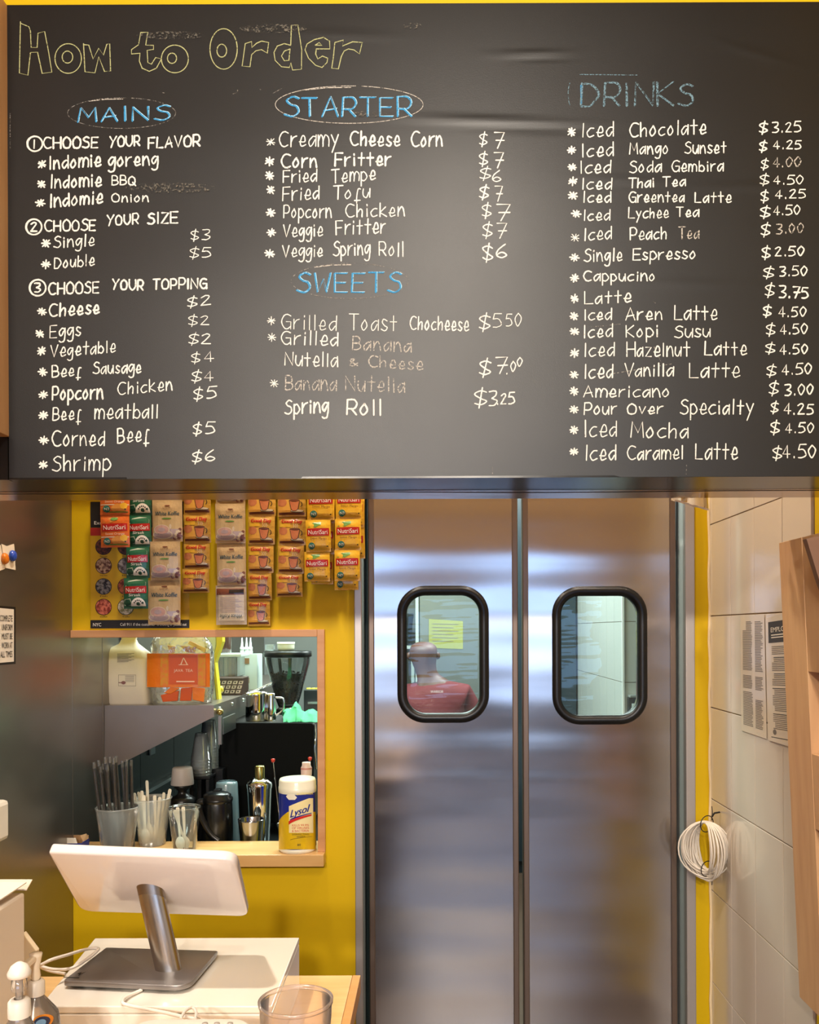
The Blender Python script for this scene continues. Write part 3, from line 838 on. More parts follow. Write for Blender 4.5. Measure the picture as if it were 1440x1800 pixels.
def ptext(mb, s_, x, y, hpx, m, Y, width=None, align='L'):
    p = P(x, y, Y); k = Y / F
    mb.text(s_, Matrix.Translation(p), hpx * k / .70, m, width=width * k if width else None, align=align)
m = MB(); Yp = YW - .0022
for s_, x, y, hp, wd_ in (('NYC', 163, 1101, 6, 15), ('Call 911 if the customer', 211, 1100, 5, 62), ('is choking or passed out', 276, 1100, 5, 52), ('Exc', 165, 922, 6, 14)):
    m = MB(); ptext(m, s_, x, y, hp, PW, Yp, wd_); m.build('printed_words', po)
foods = [('6b2f22', '2b120d'), ('c9a98a', '5b2c1e'), ('8d8a86', '17141a'), ('d9795e', '8a2d1c'), ('6b3c2a', '2b1b18'), ('a39a94', '4d403c'), ('c86a42', '6e2c1a'), ('e8dcc0', '8c8a5a')]
caps = ['Peanuts', 'Tree Nuts', 'Fish', 'Shellfish', 'Soy', 'Milk', 'Eggs', 'Tofu']
k = 0
for cx in (182, 221):
    for cy in (961, 994.5, 1031, 1067):
        fm = mat('food_picture_%d' % k, foods[k][0], .5, var=(90, foods[k][1], .08))
        mb = MB(); mb.add([P(x, y, Yp) for x, y in ell(cx, cy, 14.5, 14.5, 28)], [list(range(28))[::-1]], INK)
        mb.add([P(x, y, Yp - .0002) for x, y in ell(cx, cy, 13.5, 13.5, 28)], [list(range(28))[::-1]], fm)
        ptext(mb, caps[k], cx, cy + 18.2, 2.6, INK, Yp, align='C', width=13)
        mb.build('food_picture', po); k += 1

# ---------------------------------------------------------------- sachets hanging in strips
def foil(name, c, c2=None, rough=.28):
    return mat(name, c, rough, bump=(60, .0022), var=(12, c2 or c, .3), coat=.25)
FO = {'orange': foil('foil_orange', 'd8702a', 'c75a1c'), 'green': foil('foil_green', '1f5a3c', '2c6a48'), 'tan': foil('foil_tan', 'c0a172', 'a98f68'),
      'gold': foil('foil_gold', 'c79a3c', 'b3832f'), 'mango': foil('foil_mango', 'd9a21c', 'e0b030'), 'back': foil('foil_back', 'b9a790', 'a89880')}
IK = lambda n, c, c2=None, s=30: mat('ink_' + n, c, .35, coat=.4, bump=(60, .0012), var=(s, c2 or c, .25))
iR = IK('red', 'b3160f'); iW = IK('white', 'ece6d8'); iK = IK('black', '1c1512'); iDG = IK('dkgreen', '1b4a36'); iGr = IK('green', '4f7f35', '6a9a44')
iFruit = IK('orange_fruit', 'd89a4a', 'c2752c'); iYel = IK('yellow', 'e2b93a', 'd49a22'); iPale = IK('pale', 'd3d6bc', '7fa283', 16)
iLil = IK('lilac', 'a38f96', 'b7a6a6'); iPink = IK('pink', 'b98f86', 'c9a59a', 60); iCrm = IK('cream', 'cfc0a6'); iBean = IK('bean', '5a2a24', '8a5a52', 70)
iTeal = IK('teal', '1f5f5a', '2f7f70'); iInk = IK('koffie_blue', '2c4a52'); iBrn = IK('brown', '6e3a26'); iCup = IK('brick', 'b0603c', 'c27a4c'); iRG = IK('peach', 'd08a3a', 'd9b048', 8)
iTan2 = IK('lighttan', 'b79c6f', 'c7ae82')

def make_print(kind, w, h, dep):
    mb = MB()
    def surf(u, v):
        e = max(0, min((v - .07) / .12, (.93 - v) / .12, 1)); f = max(0, 1 - abs(2 * u - 1) ** 3)
        return dep * (e ** .5 if e > 0 else 0) * f
    def Q(u, v, lv): return Vector(((u - .5) * w, -surf(u, v) - .0004 * lv - .0006, v * h))
    def rect(u0, v0, u1, v1, m, lv=1, sk=0):
        mb.grid(lambda a, c: Q(u0 + (u1 - u0) * a, v0 + (v1 - v0) * c + sk * a, lv), 6, 6, m, False)
    def disc(cu, cv, ru, rv, m, lv=1, a0=0, a1=360):
        K = 20
        for r0, r1 in ((0, .5), (.5, 1)):
            vs = []; fs = []
            for i in range(K + 1):
                a = math.radians(a0 + (a1 - a0) * i / K)
                for r in (r0, r1): vs.append(Q(cu + ru * r * math.cos(a), cv + rv * r * math.sin(a), lv))
            for i in range(K): fs.append((2 * i, 2 * i + 1, 2 * i + 3, 2 * i + 2))
            mb.add(vs, fs, m)
    def poly(pts, m, lv=1): mb.add([Q(u, v, lv) for u, v in pts], [list(range(len(pts)))], m)
    def txt(s_, u, v, hv, wu, m, lv=3, rot=0, sh=0):
        vs, fs, tw = textmesh(s_); k = wu / tw; kv = hv / .7
        c, s2 = math.cos(rot), math.sin(rot)
        mb.add([Q(u + (x * k + y * sh * kv * .5) * c - y * kv * s2, v + y * kv * c + x * k * s2, lv) for x, y in vs], fs, m)
    if kind in ('orange', 'green', 'mango'):
        if kind == 'green':
            poly([(.08, .72), (.2, .9), (.5, .95), (.8, .93), (.92, .85), (.92, .76)], iPale); rect(.04, .08, .96, .3, iDG, 1)
            disc(.62, .08, .3, .28, iW, 2, 0, 180); poly([(.04, .1), (.04, .3), (.3, .34), (.36, .2), (.3, .1)], iPale, 2)
            for a in (25, 50, 75, 100, 125, 150): disc(.62 + .17 * math.cos(math.radians(a)), .12 + .15 * math.sin(math.radians(a)), .025, .028, iK, 3)
            txt('Sirsak', .22, .40, .09, .5, iW, 3, 0, .4)
        else:
            poly([(.1, .76), (.3, .9), (.62, .93), (.62, .84), (.4, .76)], iGr if kind == 'mango' else iFruit)
            if kind == 'orange': disc(.5, .87, .13, .05, iGr, 2)
            disc(.66, .2, .26, .15, iFruit if kind == 'orange' else iYel, 1); disc(.82, .28, .12, .1, iYel, 2)
            rect(.30, .07, .95, .10, iGr if kind == 'orange' else iYel, 2)
            disc(.24, .18, .13, .11, iTeal, 2); txt('N3', .15, .14, .08, .18, iW)
            disc(.87, .17, .025, .022, iK, 3)
            txt('Sweet Orange' if kind == 'orange' else 'Sweet Mango', .18, .38, .07, .66, iCrm if kind == 'orange' else iBrn, 3, 0, .3)
        rect(.06, .49, .94, .72, iR, 2, .015); txt('NutriSari', .10, .535, .14, .78, iW, 4, .015)
        if kind == 'orange': rect(.02, .3, .98, .33, iCrm, 1)
    elif kind == 'tan':
        rect(.06, .07, .94, .30, iLil, 1); rect(.06, .30, .94, .62, iTan2, 1)
        disc(.36, .17, .34, .11, iCrm, 2); disc(.36, .17, .30, .09, iLil, 3); disc(.33, .28, .27, .125, iCrm, 3); disc(.33, .285, .235, .105, iPink, 4)
        disc(.33, .285, .12, .05, iLil, 5); disc(.62, .36, .04, .06, iCrm, 2)
        for i, (a, c) in enumerate(((.78, .10), (.86, .14), (.92, .2), (.8, .17), (.88, .08), (.95, .13), (.84, .23), (.93, .29), (.74, .07), (.9, .25))):
            disc(a, c, .05, .035, iBean if i % 3 else iCrm, 3 + i % 2)
        txt('White Koffie', .1, .62, .095, .8, iInk, 3, .01, .3); txt('White Koffie', .108, .622, .095, .8, iInk, 3.3, .01, .3); txt('Luwak', .37, .79, .05, .26, iBrn, 3, .03, .5); disc(.52, .86, .09, .014, iBrn, 2)
        disc(.5, .55, .16, .018, iGr, 3)
    elif kind == 'gold':
        rect(.05, .14, .5, .58, iRG, 1); disc(.18, .48, .16, .14, iCup, 2); rect(.05, .62, .45, .78, iYel, 1); rect(.05, .06, .95, .14, iBrn, 1)
        disc(.70, .18, .24, .05, iK, 2); disc(.70, .185, .22, .04, iCrm, 3)
        poly([(.42, .55), (.80, .55), (.74, .24), (.66, .18), (.54, .18), (.48, .26)], iK, 4); poly([(.44, .535), (.78, .535), (.725, .25), (.655, .195), (.545, .195), (.50, .265)], iCup, 5)
        disc(.61, .55, .19, .04, iK, 5); disc(.61, .55, .17, .028, iBrn, 6)
        for a in range(6):
            t0, t1 = -1.3 + a * .45, -1.3 + (a + 1) * .45
            poly([(.80 + .09 * math.cos(t0), .42 + .1 * math.sin(t0)), (.80 + .09 * math.cos(t1), .42 + .1 * math.sin(t1)),
                  (.80 + .065 * math.cos(t1), .42 + .075 * math.sin(t1)), (.80 + .065 * math.cos(t0), .42 + .075 * math.sin(t0))], iK, 4)
        txt('Good Day', .10, .76, .14, .76, iR, 4, 0, .1); txt('Good Day', .118, .763, .14, .76, iR, 4.3, 0, .1)
        for x in (.55, .62, .68): poly([(x, .6), (x + .03, .66), (x, .73), (x + .015, .73), (x + .045, .66), (x + .015, .6)], iCrm, 2)
    elif kind == 'back':
        rect(.1, .10, .93, .80, iCrm, 1); rect(.03, .76, .93, .92, iBrn, 2); rect(.45, .79, .92, .89, iK, 3)
        for i in range(9): rect(.14, .32 + .045 * i, .86 - .1 * (i % 3), .332 + .045 * i, iLil, 3)
        txt('White Koffie', .88, .26, .10, .74, iInk, 4, math.pi, .3)
    return mb

def make_sachet(kind, w, h, dep):
    mb = MB(); nu, nv = 12, 14
    def surf(u, v):
        e = max(0, min((v - .07) / .12, (.93 - v) / .12, 1)); f = max(0, 1 - abs(2 * u - 1) ** 3)
        return dep * (e ** .5 if e > 0 else 0) * f
    mb.grid(lambda a, c: Vector(((a - .5) * w, -surf(a, c), c * h)), nu, nv, FO[kind])
    mb.grid(lambda a, c: Vector(((.5 - a) * w, surf(a, c) * .6 + .0004, c * h)), nu, nv, FO[kind])
    return mb
PROT = {}

def sachet(kind, parent, x, y, z, w, h, ry=0, rx=0):
    """x,z = centre bottom; built once per kind at unit print size and copied"""
    key = kind
    if key not in PROT:
        W, H = .1, .1
        s_ = make_sachet(kind, W, H, .008).build('sachet', parent, None)
        p_ = make_print(kind, W, H, .008).build('printed_front', s_, None)
        # geometry was written in local space
        for o_ in (s_, p_):
            og = ORG[parent.name]
            for v_ in o_.data.vertices: v_.co += og
        ORG[p_.name] = og
        PROT[key] = (s_, p_); s, p = s_, p_
    else:
        s0, p0_ = PROT[key]
        s = s0.copy(); COL.objects.link(s); s.parent = parent
        p = p0_.copy(); COL.objects.link(p); p.parent = s
    s.location = Vector((x, y, z)) - ORG[parent.name]; s.scale = (w / .1, 1, h / .1)
    s.rotation_euler = (rx, ry, 0)
    return s
random.seed(9)
# kind, label, then (x0, x1, ytop, ybottom) of each sachet in the picture, top to bottom; depth off the wall
STRIPS = [
 ('orange', 'short strip of orange drink sachets at the left end of the row', [(176, 228, 850, 905), (177, 228, 905, 962)], .060),
 ('green', 'strip of dark green soursop drink sachets with red name bands', [(225, 268, 848, 906), (225, 267, 906, 961), (222, 263, 961, 1016), (218, 261, 1016, 1070)], .036),
 ('tan', 'longest strip of tan white-coffee sachets, left of the two tan ones, over the poster', [(268, 321, 810, 879), (268, 321, 879, 952), (265, 318, 952, 1020), (260, 317, 1020, 1098)], .045),
 ('gold', 'strip of gold coffee sachets with red cups between the two tan strips', [(323, 371, 854, 904), (323, 371, 904, 954), (323, 369, 954, 1000), (321, 368, 1000, 1042)], .025),
 ('tan', 'right-hand strip of tan white-coffee sachets whose lowest sachet is turned round', [(379, 431, 815, 886), (379, 432, 886, 955), (382, 433, 955, 1029)], .040),
 ('gold', 'longer strip of gold coffee sachets right of the tan strip with the turned sachet', [(436, 485, 857, 907), (436, 483, 907, 957), (436, 481, 957, 1007), (436, 478, 1007, 1055), (435, 475, 1055, 1100)], .030),
 ('gold', 'strip of gold coffee sachets next to the yellow mango sachets', [(488, 538, 858, 908), (489, 537, 908, 958), (488, 534, 958, 1008), (486, 532, 1008, 1049)], .030),
 ('mango', 'strip of yellow mango drink sachets second from the doors', [(540, 588, 858, 914), (538, 582, 914, 970), (535, 580, 970, 1022)], .050),
 ('mango', 'strip of yellow mango drink sachets nearest the doors', [(590, 637, 857, 912), (589, 635, 912, 967), (588, 633, 967, 1021)], .050),
 ('mango', 'doubled-up mango sachet strip hanging behind the one nearest the doors', [(594, 641, 872, 928), (594, 642, 928, 982), (588, 630, 982, 1037)], .026),
 ('mango', 'mango sachet strip hanging behind, second from the doors', [(548, 590, 866, 920), (548, 588, 920, 974), (547, 586, 974, 1027)], .026),
]
ZHR = P(400, 800, YW - .04).z
hr = struct('trim_7', (-.6, YW, ZHR))
MB().box(P(160, 800, YW).x, P(640, 800, YW).x, YW - .07, YW - .0005, ZHR + .0005, ZHR + .006, STEELD).build('rail_plate', hr)
for kind, lb, rows, off in STRIPS:
    Y = YW - off
    top = P((rows[0][0] + rows[0][1]) / 2, rows[0][2], Y)
    t = thing('sachet_strip', lb, 'sachets', (top.x, Y, top.z), 'strips of drink sachets hanging on the yellow wall')
    for i, (x0, x1, y0, y1) in enumerate(rows):
        a = P(x0, y0, Y); c = P(x1, y1, Y)
        sachet(kind, t, (a.x + c.x) / 2, Y + random.uniform(-.003, .003), c.z, c.x - a.x, (a.z - c.z) * 1.0, random.uniform(-.015, .015), random.uniform(-.04, .04))
    if 'turned round' in lb:
        a = P(380, 1029, Y); c = P(434, 1098, Y)
        sachet('back', t, (a.x + c.x) / 2, Y, c.z, c.x - a.x, a.z - c.z, -.01)
    # hook tape that carries the strip
    MB().box(top.x - .012, top.x + .012, Y, Y + .001, top.z - .012, ZHR, FO['back']).build('hanging_tape', t)

# ---------------------------------------------------------------- left partition: magnets, slips, sign
def wallquad(mb, pts, m, off=.002, x=None, thick=.0008):
    q = [PX(px, py, XL + off) for px, py in pts]
    mb.prism(q, (thick, 0, 0), m)
SX = XL + .003
sg = thing('uniform_sign', 'white sign with black border saying complete uniform must be worn at all times', 'sign', PX(12, 1118, SX))
m = MB(); wallquad(m, [(-60, 1060), (27, 1067), (27, 1167), (-60, 1174)], INK); m.build('sign_border', sg)
m = MB(); wallquad(m, [(-56, 1064), (24, 1071), (24, 1163), (-56, 1170)], mat('sign_white', 'e6ddd0', .4), .0032); m.build('sign_face', sg)
m = MB()
for i, s_ in enumerate(('COMPLETE', 'UNIFORM', 'MUST BE', 'WORN AT', 'ALL TIMES')):
    a = PX((0, 3, 3, 3, 1)[i], 1092 + i * 16, XL + .0048); c = PX(22, 1093 + i * 15.7, XL + .0048)
    vs, fs, tw = textmesh(s_)
    L_ = (c.y - a.y); hh_ = 11 / F * a.y / .7
    m.add([(a.x, a.y + x / tw * L_, a.z + y * hh_) for x, y in vs], fs, INK)
m.build('sign_lettering', sg)
nt_ = thing('paper_slip', 'cream paper slips pinned by round magnets to the steel partition', 'note', PX(15, 980, SX))
m = MB(); wallquad(m, [(2, 956), (12, 960), (24, 956), (25, 962), (27, 1002), (8, 998)], mat('slip_paper', 'e9dcc6', .6)); m.build('slip', nt_)
m = MB(); wallquad(m, [(-14, 960), (1, 958), (8, 1000), (-8, 1006)], mat('slip_paper', 'e9dcc6', .6), .003); m.build('slip', nt_)
for px, py, c, lb in ((7, 982, 'e07a14', 'orange round magnet holding the cream slips'), (21, 977, '1f4fc0', 'blue round magnet holding the cream slips')):
    p = PX(px, py, XL + .004); M = Matrix.Rotation(math.radians(90), 3, 'Y')
    o = MB().lathe([(0, 0), (.016, 0), (.016, .004), (.013, .009), (.007, .011), (0, .0115)], p, mat('magnet_' + c, c, .2, coat=.5), 24, M).build('magnet', org=p)
    tag(o, lb, 'magnet')

# ---------------------------------------------------------------- right wall: papers, cable coil, wooden rack
def xpaper(name, lb, quad, m, off):
    X = XR - off
    q = [PX(px, py, X) for px, py in quad]
    t = thing(name, lb, 'notice', q[0]); MB().prism(q, (-.0008, 0, 0), m).build('sheet', t)
    A, B, D = q[0], q[1], q[3]
    def at(u, v): return A + (B - A) * u + (D - A) * v + Vector((-.0012, 0, 0))
    return t, at
PAP = mat('notice_paper', 'd6c8b2', .3, coat=.4); GI = mat('print_grey', '6f665e', .6)
t, at = xpaper('wall_notice', 'older taped notice of small grey print, left of the two on the tiles', [(1302, 1083), (1344, 1080), (1348, 1299), (1304, 1284)], PAP, .002)
m = MB(); random.seed(2)
def line(m, at, u0, u1, v, th, mm): m.add([at(u0, v), at(u1, v), at(u1, v + th), at(u0, v + th)], [(0, 1, 2, 3)], mm)
for i in range(70):
    v = .05 + i * .0128
    if .47 < v < .50 or .62 < v < .64: continue
    u0 = .1 if i > 5 else .25
    line(m, at, u0, .52 - random.uniform(0, .06), v, .006, GI)
    if v < .62 or v > .7: line(m, at, .62, .95 - random.uniform(0, .1), v + .004, .006, GI)
m.build('printed_lines', t)['kind'] = 'stuff'
t, at = xpaper('wall_notice', 'employee notice with a dark EMPLOY heading, beside the wooden rack', [(1346, 1086), (1400, 1077), (1400, 1316), (1351, 1301)], PAP, .0035)
m = MB(); line(m, at, .10, .95, .04, .17, mat('print_slate', '3a3634', .5)); m.build('heading_block', t)
m = MB(); vs, fs, tw = textmesh('EMPLOYEE')
m.add([at(.18 + x / tw * .70, .125 - y * .055) + Vector((-.0004, 0, 0)) for x, y in vs], fs, PW)
line(m, lambda u, v: at(u, v) + Vector((-.0004, 0, 0)), .2, .8, .145, .008, PW); line(m, lambda u, v: at(u, v) + Vector((-.0004, 0, 0)), .2, .7, .165, .008, PW)
m.build('heading_words', t)
m = MB()
for i in range(46):
    v = .24 + i * .0145
    if i in (5, 14, 22, 36): continue
    line(m, at, .2 + (.06 if i % 9 > 5 else 0), .9 - random.uniform(0, .25), v, .0055, GI if i not in (6, 15, 23, 37) else INK)
line(m, at, .12, .95, .965, .005, INK)
m.build('printed_lines', t)['kind'] = 'stuff'
m = MB(); m.add([at(.24 + .06 * math.cos(a * .4), .925 + .022 * math.sin(a * .4)) for a in range(16)], [list(range(16))], GI); m.build('seal', t)

# cable coil hanging at the corner
random.seed(21)
cc = P(1243, 1493, 2.74)
co = thing('cable_coil', 'coil of white cable held by black zip ties, hanging at the corner of the tiles', 'cable coil', cc)
nrm = Vector((-.80, -.60, .0)).normalized(); e1 = Vector((nrm.y, -nrm.x, 0)).normalized(); e2 = Vector((0, 0, 1))
WC = mat('white_cable', 'ddd2c2', .4)
m = MB()
for i in range(26):
    rx_ = random.uniform(.052, .072); rz_ = random.uniform(.076, .094); ph = random.uniform(-.3, .3); dd = random.uniform(-.052, .052)
    dx = random.uniform(-.006, .006); tl = random.uniform(-.6, .6)
    pts = []
    for j_ in range(28):
        a = 2 * math.pi * j_ / 28
        q = math.cos(a) * rx_ + dx; z = math.sin(a) * rz_
        wv = dd * (1 - .75 * abs(math.sin(a)) ** 3) + tl * q * .35
        pts.append(cc + e1 * q + e2 * (z + .088 - rz_ * 1.0) + nrm * wv)
    m.tube(pts, .0027, WC, 6, closed=True)
o = m.build('cable_loops', co); o['kind'] = 'stuff'
ZT = mat('zip_tie', '14100f', .4)
def tie(cz, r, tail, s_):
    c_ = cc + e2 * cz
    m = MB(); m.tube([c_ + e2 * (r * math.cos(a * .35)) + nrm * (r * 1.3 * math.sin(a * .35)) for a in range(18)], .0016, ZT, 6, closed=True)
    m.tube([c_ + e2 * r * s_ * .3 - nrm * r, c_ + e2 * (r * .3 + tail * .5) * s_ - nrm * (r + .004), c_ + e2 * (r * .3 + tail) * s_ - nrm * (r + .001)], .0014, ZT, 6)
    m.build('zip_tie', co)
tie(.082, .026, .045, 1); tie(-.062, .024, .05, -1)
m = MB().tube([(XR - .002, cc.y + .02, cc.z + .115), (XR - .02, cc.y + .02, cc.z + .112), (XR - .03, cc.y + .01, cc.z + .104)], .003, ZT, 6)
m.build('hook', co)

# clear plastic scrap taped under the soffit
q = [P(1179, 877, YK + .02), P(1247, 877, YK + .02), P(1246, 895, YK + .03), P(1238, 893, YK + .05), P(1225, 889, YK + .03), P(1215, 887, YK + .05), P(1200, 882, YK + .03)]
m = MB(); top = [Vector((P(px, 870, YK + .02).x, YK + .02 + .01 * math.sin(px), zsof + .02)) for px in range(1180, 1249, 6)]
bot = [P(px, py, YK + .03 + .015 * math.sin(px * .9)) for px, py in zip(range(1180, 1249, 6), (877, 879, 880, 882, 884, 885, 888, 889, 890, 892, 894, 895))]
n = len(top); m.add(top + bot, [(i, i + 1, n + i + 1, n + i) for i in range(n - 1)], clearmat('scrap_plastic', 'fff6e6', diff=.62, rough=.15), True)
m.add([b_ + Vector((0, -.002, .001)) for b_ in bot] + [b_ + Vector((0, .001, -.003)) for b_ in bot], [(i, i + 1, n + i + 1, n + i) for i in range(n - 1)], mat('scrap_edge', 'fff2da', .3))
tag(m.build('plastic_scrap', org=bot[5]), 'crumpled clear plastic hanging under the soffit above the yellow strip', 'plastic')

# leaning wooden rack against the right wall
rk = thing('wooden_rack', 'tall open wooden rack leaning against the right wall at the picture edge', 'rack', (XR, 1.9, P(1403, 1755, 2.11).z))
Y1 = 2.03; zb = ZC - 647 / F * Y1; ztp = ZC - (-151) / F * Y1
fx = lambda z, off=0: (640 + (607 - 640) * (z - zb) / (ztp - zb)) / F * Y1 + off
RKW = woodmat('rack_wood', 'cfa678', 'c0946a', (8, 8, 1), .45, 5)
def slab(y0, y1, z0, z1, d0, d1, m=RKW, name=None):
    mb = MB(); pts = []
    for z in (z0, z1):
        for y in (y0, y1):
            for d_ in (d0, d1): pts.append((fx(z, d_), y, z))
    mb.add(pts, [(0, 1, 3, 2), (4, 6, 7, 5), (0, 4, 5, 1), (2, 3, 7, 6), (0, 2, 6, 4), (1, 5, 7, 3)], m)
    return mb.build(name, rk, bevel=.001)
TH = .044
slab(Y1 - .125, Y1, zb, ztp, 0, TH, name='stile')
slab(Y1 - .42, Y1 - .126, ztp - .30, ztp, .001, TH, name='top_panel')
zr = lambda py: ZC - (py - VY) / F * 1.9
for z0, z1 in ((zr(1461), zr(1328)), (zb, zb + .16)):
    slab(Y1 - .42, Y1 - .126, z0, z1, .001, TH, name='rail')
slab(Y1 - .60, Y1 - .42, zb, ztp, 0, TH, name='stile')
slab(Y1 - .60, Y1, zb, ztp, TH - .008, TH, RKW, name='back_board')
# dark brown board end poking in beside the rack
q = [P(1418, 947, 1.78), P(1470, 934, 1.78), P(1470, 1100, 1.78), P(1440, 1018, 1.78)]
tag(MB().prism(q, (0, .02, 0), mat('brown_board', '7a5a44', .5)).build('brown_board', org=q[0], bevel=.001),
    'corner of a dark brown board sticking in at the right edge', 'board')
# ---------------------------------------------------------------- front counter
ORD = ['first', 'second', 'third', 'fourth', 'fifth', 'sixth', 'seventh', 'eighth', 'ninth', 'tenth', 'eleventh', 'twelfth']
ZK = .92
cb = PZ(497, 1714, ZK); cr = PZ(634, 1714, ZK)
ct = thing('order_counter', 'pine topped counter in front, carrying the register', 'counter', (-.5, 1.0, 0))
MB().box(-1.19, cr.x - .016, .35, cr.y, ZK - .035, ZK, PLYW).build('worktop', ct, bevel=.0015)
MB().box(cr.x - .0155, cr.x, .35, cr.y, ZK - .035, ZK, woodmat('edge_band', 'd9a566', 'cc9656', (2, 10, 2), .4, 5)).build('edge_strip', ct, bevel=.001)
MB().box(-1.17, cr.x - .03, .5, cr.y - .03, 0, ZK - .036, DARKW).build('body', ct)
lx = P(647, 1788, 1.46)
MB().box(cr.x + .0005, lx.x, .35, 1.465, ZK - .05, ZK - .004, PLYW).build('side_ledge', ct, bevel=.0015)

# ---------------------------------------------------------------- cash drawer and register
ZD = 1.02
WG = mat('white_gloss', 'e9e2d6', .16, coat=.6); WG2 = mat('white_shell', 'ddd2cc', .14, coat=.8)
SIL = mat('anodised_silver', 'b9b6b2', .24, 1, rvar=.03); SPG = mat('space_grey', '8f8a88', .34, .7)
WPL = mat('white_plastic', 'e2dace', .35)
q = [PZ(167, 1649, ZD), PZ(526, 1648, ZD), PZ(478, 1769, ZD), PZ(70, 1769, ZD)]
dr = thing('cash_drawer', 'low glossy white cash drawer under the register', 'cash drawer', ((q[0] + q[2]) / 2).xy[:] + (ZK,))
MB().prism([p + Vector((0, 0, -.012)) for p in q], (0, 0, -(ZD - ZK) + .012), WG).build('body', dr, bevel=.002, fix=True)
MB().prism(q, (0, 0, -.011), WG).build('lid', dr, bevel=.0015, fix=True)
def inset(pts, k): c_ = sum(pts, Vector()) / len(pts); return [c_ + (p - c_) * k for p in pts]
# register: base plate, round stem, tilted screen seen from behind
ZB = ZD + .003
g0 = [PZ(187, 1665, ZB + .011), PZ(384, 1671, ZB + .011), PZ(330, 1734, ZB + .011), PZ(110, 1724, ZB + .011)]
rg = thing('register', 'white screen point-of-sale register on a silver stem, seen from behind', 'register', ((g0[0] + g0[2]) / 2).xy[:] + (ZD,))
def roundpoly(pts, r, n=6):
    out = []; k = len(pts)
    for i in range(k):
        p = pts[i]; a = pts[i - 1]; b_ = pts[(i + 1) % k]; rr_ = r[i] if isinstance(r, (list, tuple)) else r
        d1 = (a - p).normalized() * rr_; d2 = (b_ - p).normalized() * rr_
        for j_ in range(n + 1):
            t = j_ / n; out.append((p + d1) * (1 - t) ** 2 + p * 2 * t * (1 - t) + (p + d2) * t * t)
    return out
rp = roundpoly(g0, [.004, .006, .03, .008])
MB().prism(rp, (0, 0, -.0085), SPG, True).build('base_plate', rg, fix=True, bevel=.0012)
MB().prism(inset([p + Vector((0, 0, -.0085)) for p in rp], .93), (0, 0, -.0025), BLACKP).build('foot_pad', rg, fix=True)
m = MB(); pc = PZ(141, 1712, ZB + .0115)
m.add([pc + Vector((x * .007, y * .009, 0)) for x, y in ((-.8, .2), (-.1, 1), (0, .2), (.9, 1), (.2, -.1), (.1, -1), (-.2, -.2))], [list(range(7))], INK)
m.add([pc + Vector((-.022 + x * .011, -.014 + y * .008, 0)) for x, y in ((0, 0), (2.4, -.3), (2.4, 0), (0, .3))], [[0, 1, 2, 3]], INK)
m.build('emblem', rg)
Yt, Yb = 1.36, 1.50
tl, tr_ = P(84, 1499, Yt), P(414, 1512, Yt)
bl, br = P(142, 1603, Yb), P(437, 1612, Yb)
nrm = (tr_ - tl).cross(bl - tl).normalized()
if nrm.y > 0: nrm = -nrm
sc = roundpoly([tl, tr_, br, bl], [.006, .026, .02, .026], 8)
MB().prism([p for p in sc], -nrm * .018, WG2, True).build('screen_housing', rg, fix=True, bevel=.0035)
cc_ = inset(sc, .9)
MB().prism([p - nrm * .0181 for p in cc_], -nrm * .002, BLACKP).build('display_glass', rg, fix=True)
s0 = PZ(296, 1703, ZB + .0115); 
t = .46; pm = bl.lerp(tl, t) ; ctr = P(264, 1562, Yb + (Yt - Yb) * t)
axis = (ctr - s0); ln = axis.length; axis.normalize()
side = Vector((1, 0, 0)); bb = axis.cross(side).normalized(); side = bb.cross(axis).normalized()
rad = 22.5 / F * 1.43
rings = []
for kk in range(2):
    ring = []
    for i in range(36):
        a = 2 * math.pi * i / 36; off = side * rad * math.cos(a) + bb * rad * .62 * math.sin(a)
        if kk == 0:
            p = s0 + off; p += axis * ((ZB + .011 - p.z) / axis.z)
        else:
            p = s0 + off; p += axis * ((ctr - nrm * -.0002 - p).dot(nrm) / axis.dot(nrm))
        ring.append(p)
    rings.append(ring)
mid = [a.lerp(b_, .88) for a, b_ in zip(*rings)]; mid2 = [a.lerp(b_, .90) for a, b_ in zip(*rings)]
MB().loft([rings[0], mid], SIL, True).build('stem', rg)
MB().loft([mid, rings[1]], mat('stem_collar', '9c948d', .3, 1), True).build('stem_collar', rg)

def cable_thing(name, lb, pts, r, m_, cat='cable'):
    path = cat_rom(pts, 6)
    return tag(MB().tube(path, r, m_, 8).build(name, org=path[0]), lb, cat)
WCB = mat('cord_white', 'e6ddd2', .35)
zc = ZD + .004
cable_thing('cable', 'white cable looping behind the register base at the left',
            [PZ(40, 1697, zc + .02), PZ(66, 1698, zc + .03), PZ(90, 1687, zc + .04), PZ(120, 1678, zc + .035), PZ(150, 1669, zc + .025), PZ(172, 1667, zc + .022), PZ(168, 1674, zc + .02), PZ(150, 1688, zc + .018),
             PZ(125, 1702, zc + .012), PZ(95, 1704, zc + .01), PZ(72, 1699, zc + .012), PZ(85, 1706, zc + .002), PZ(115, 1712, zc)], .0026, WCB)
cable_thing('cable', 'white cable coming out of the front of the register base',
            [PZ(249, 1740, zc), PZ(238, 1745, zc), PZ(222, 1752, zc + .002), PZ(216, 1758, zc + .003), PZ(219, 1765, zc + .003), PZ(250, 1772, 1.02), PZ(290, 1780, 1.03), PZ(325, 1788, 1.045), PZ(350, 1792, 1.05)], .0028, WCB)
cable_thing('cable', 'small white cable loop beside the small white device',
            [PZ(318, 1790, 1.060), PZ(326, 1777, 1.055), PZ(338, 1771, 1.050), PZ(345, 1780, 1.055), PZ(343, 1792, 1.062)], .0022, WCB)
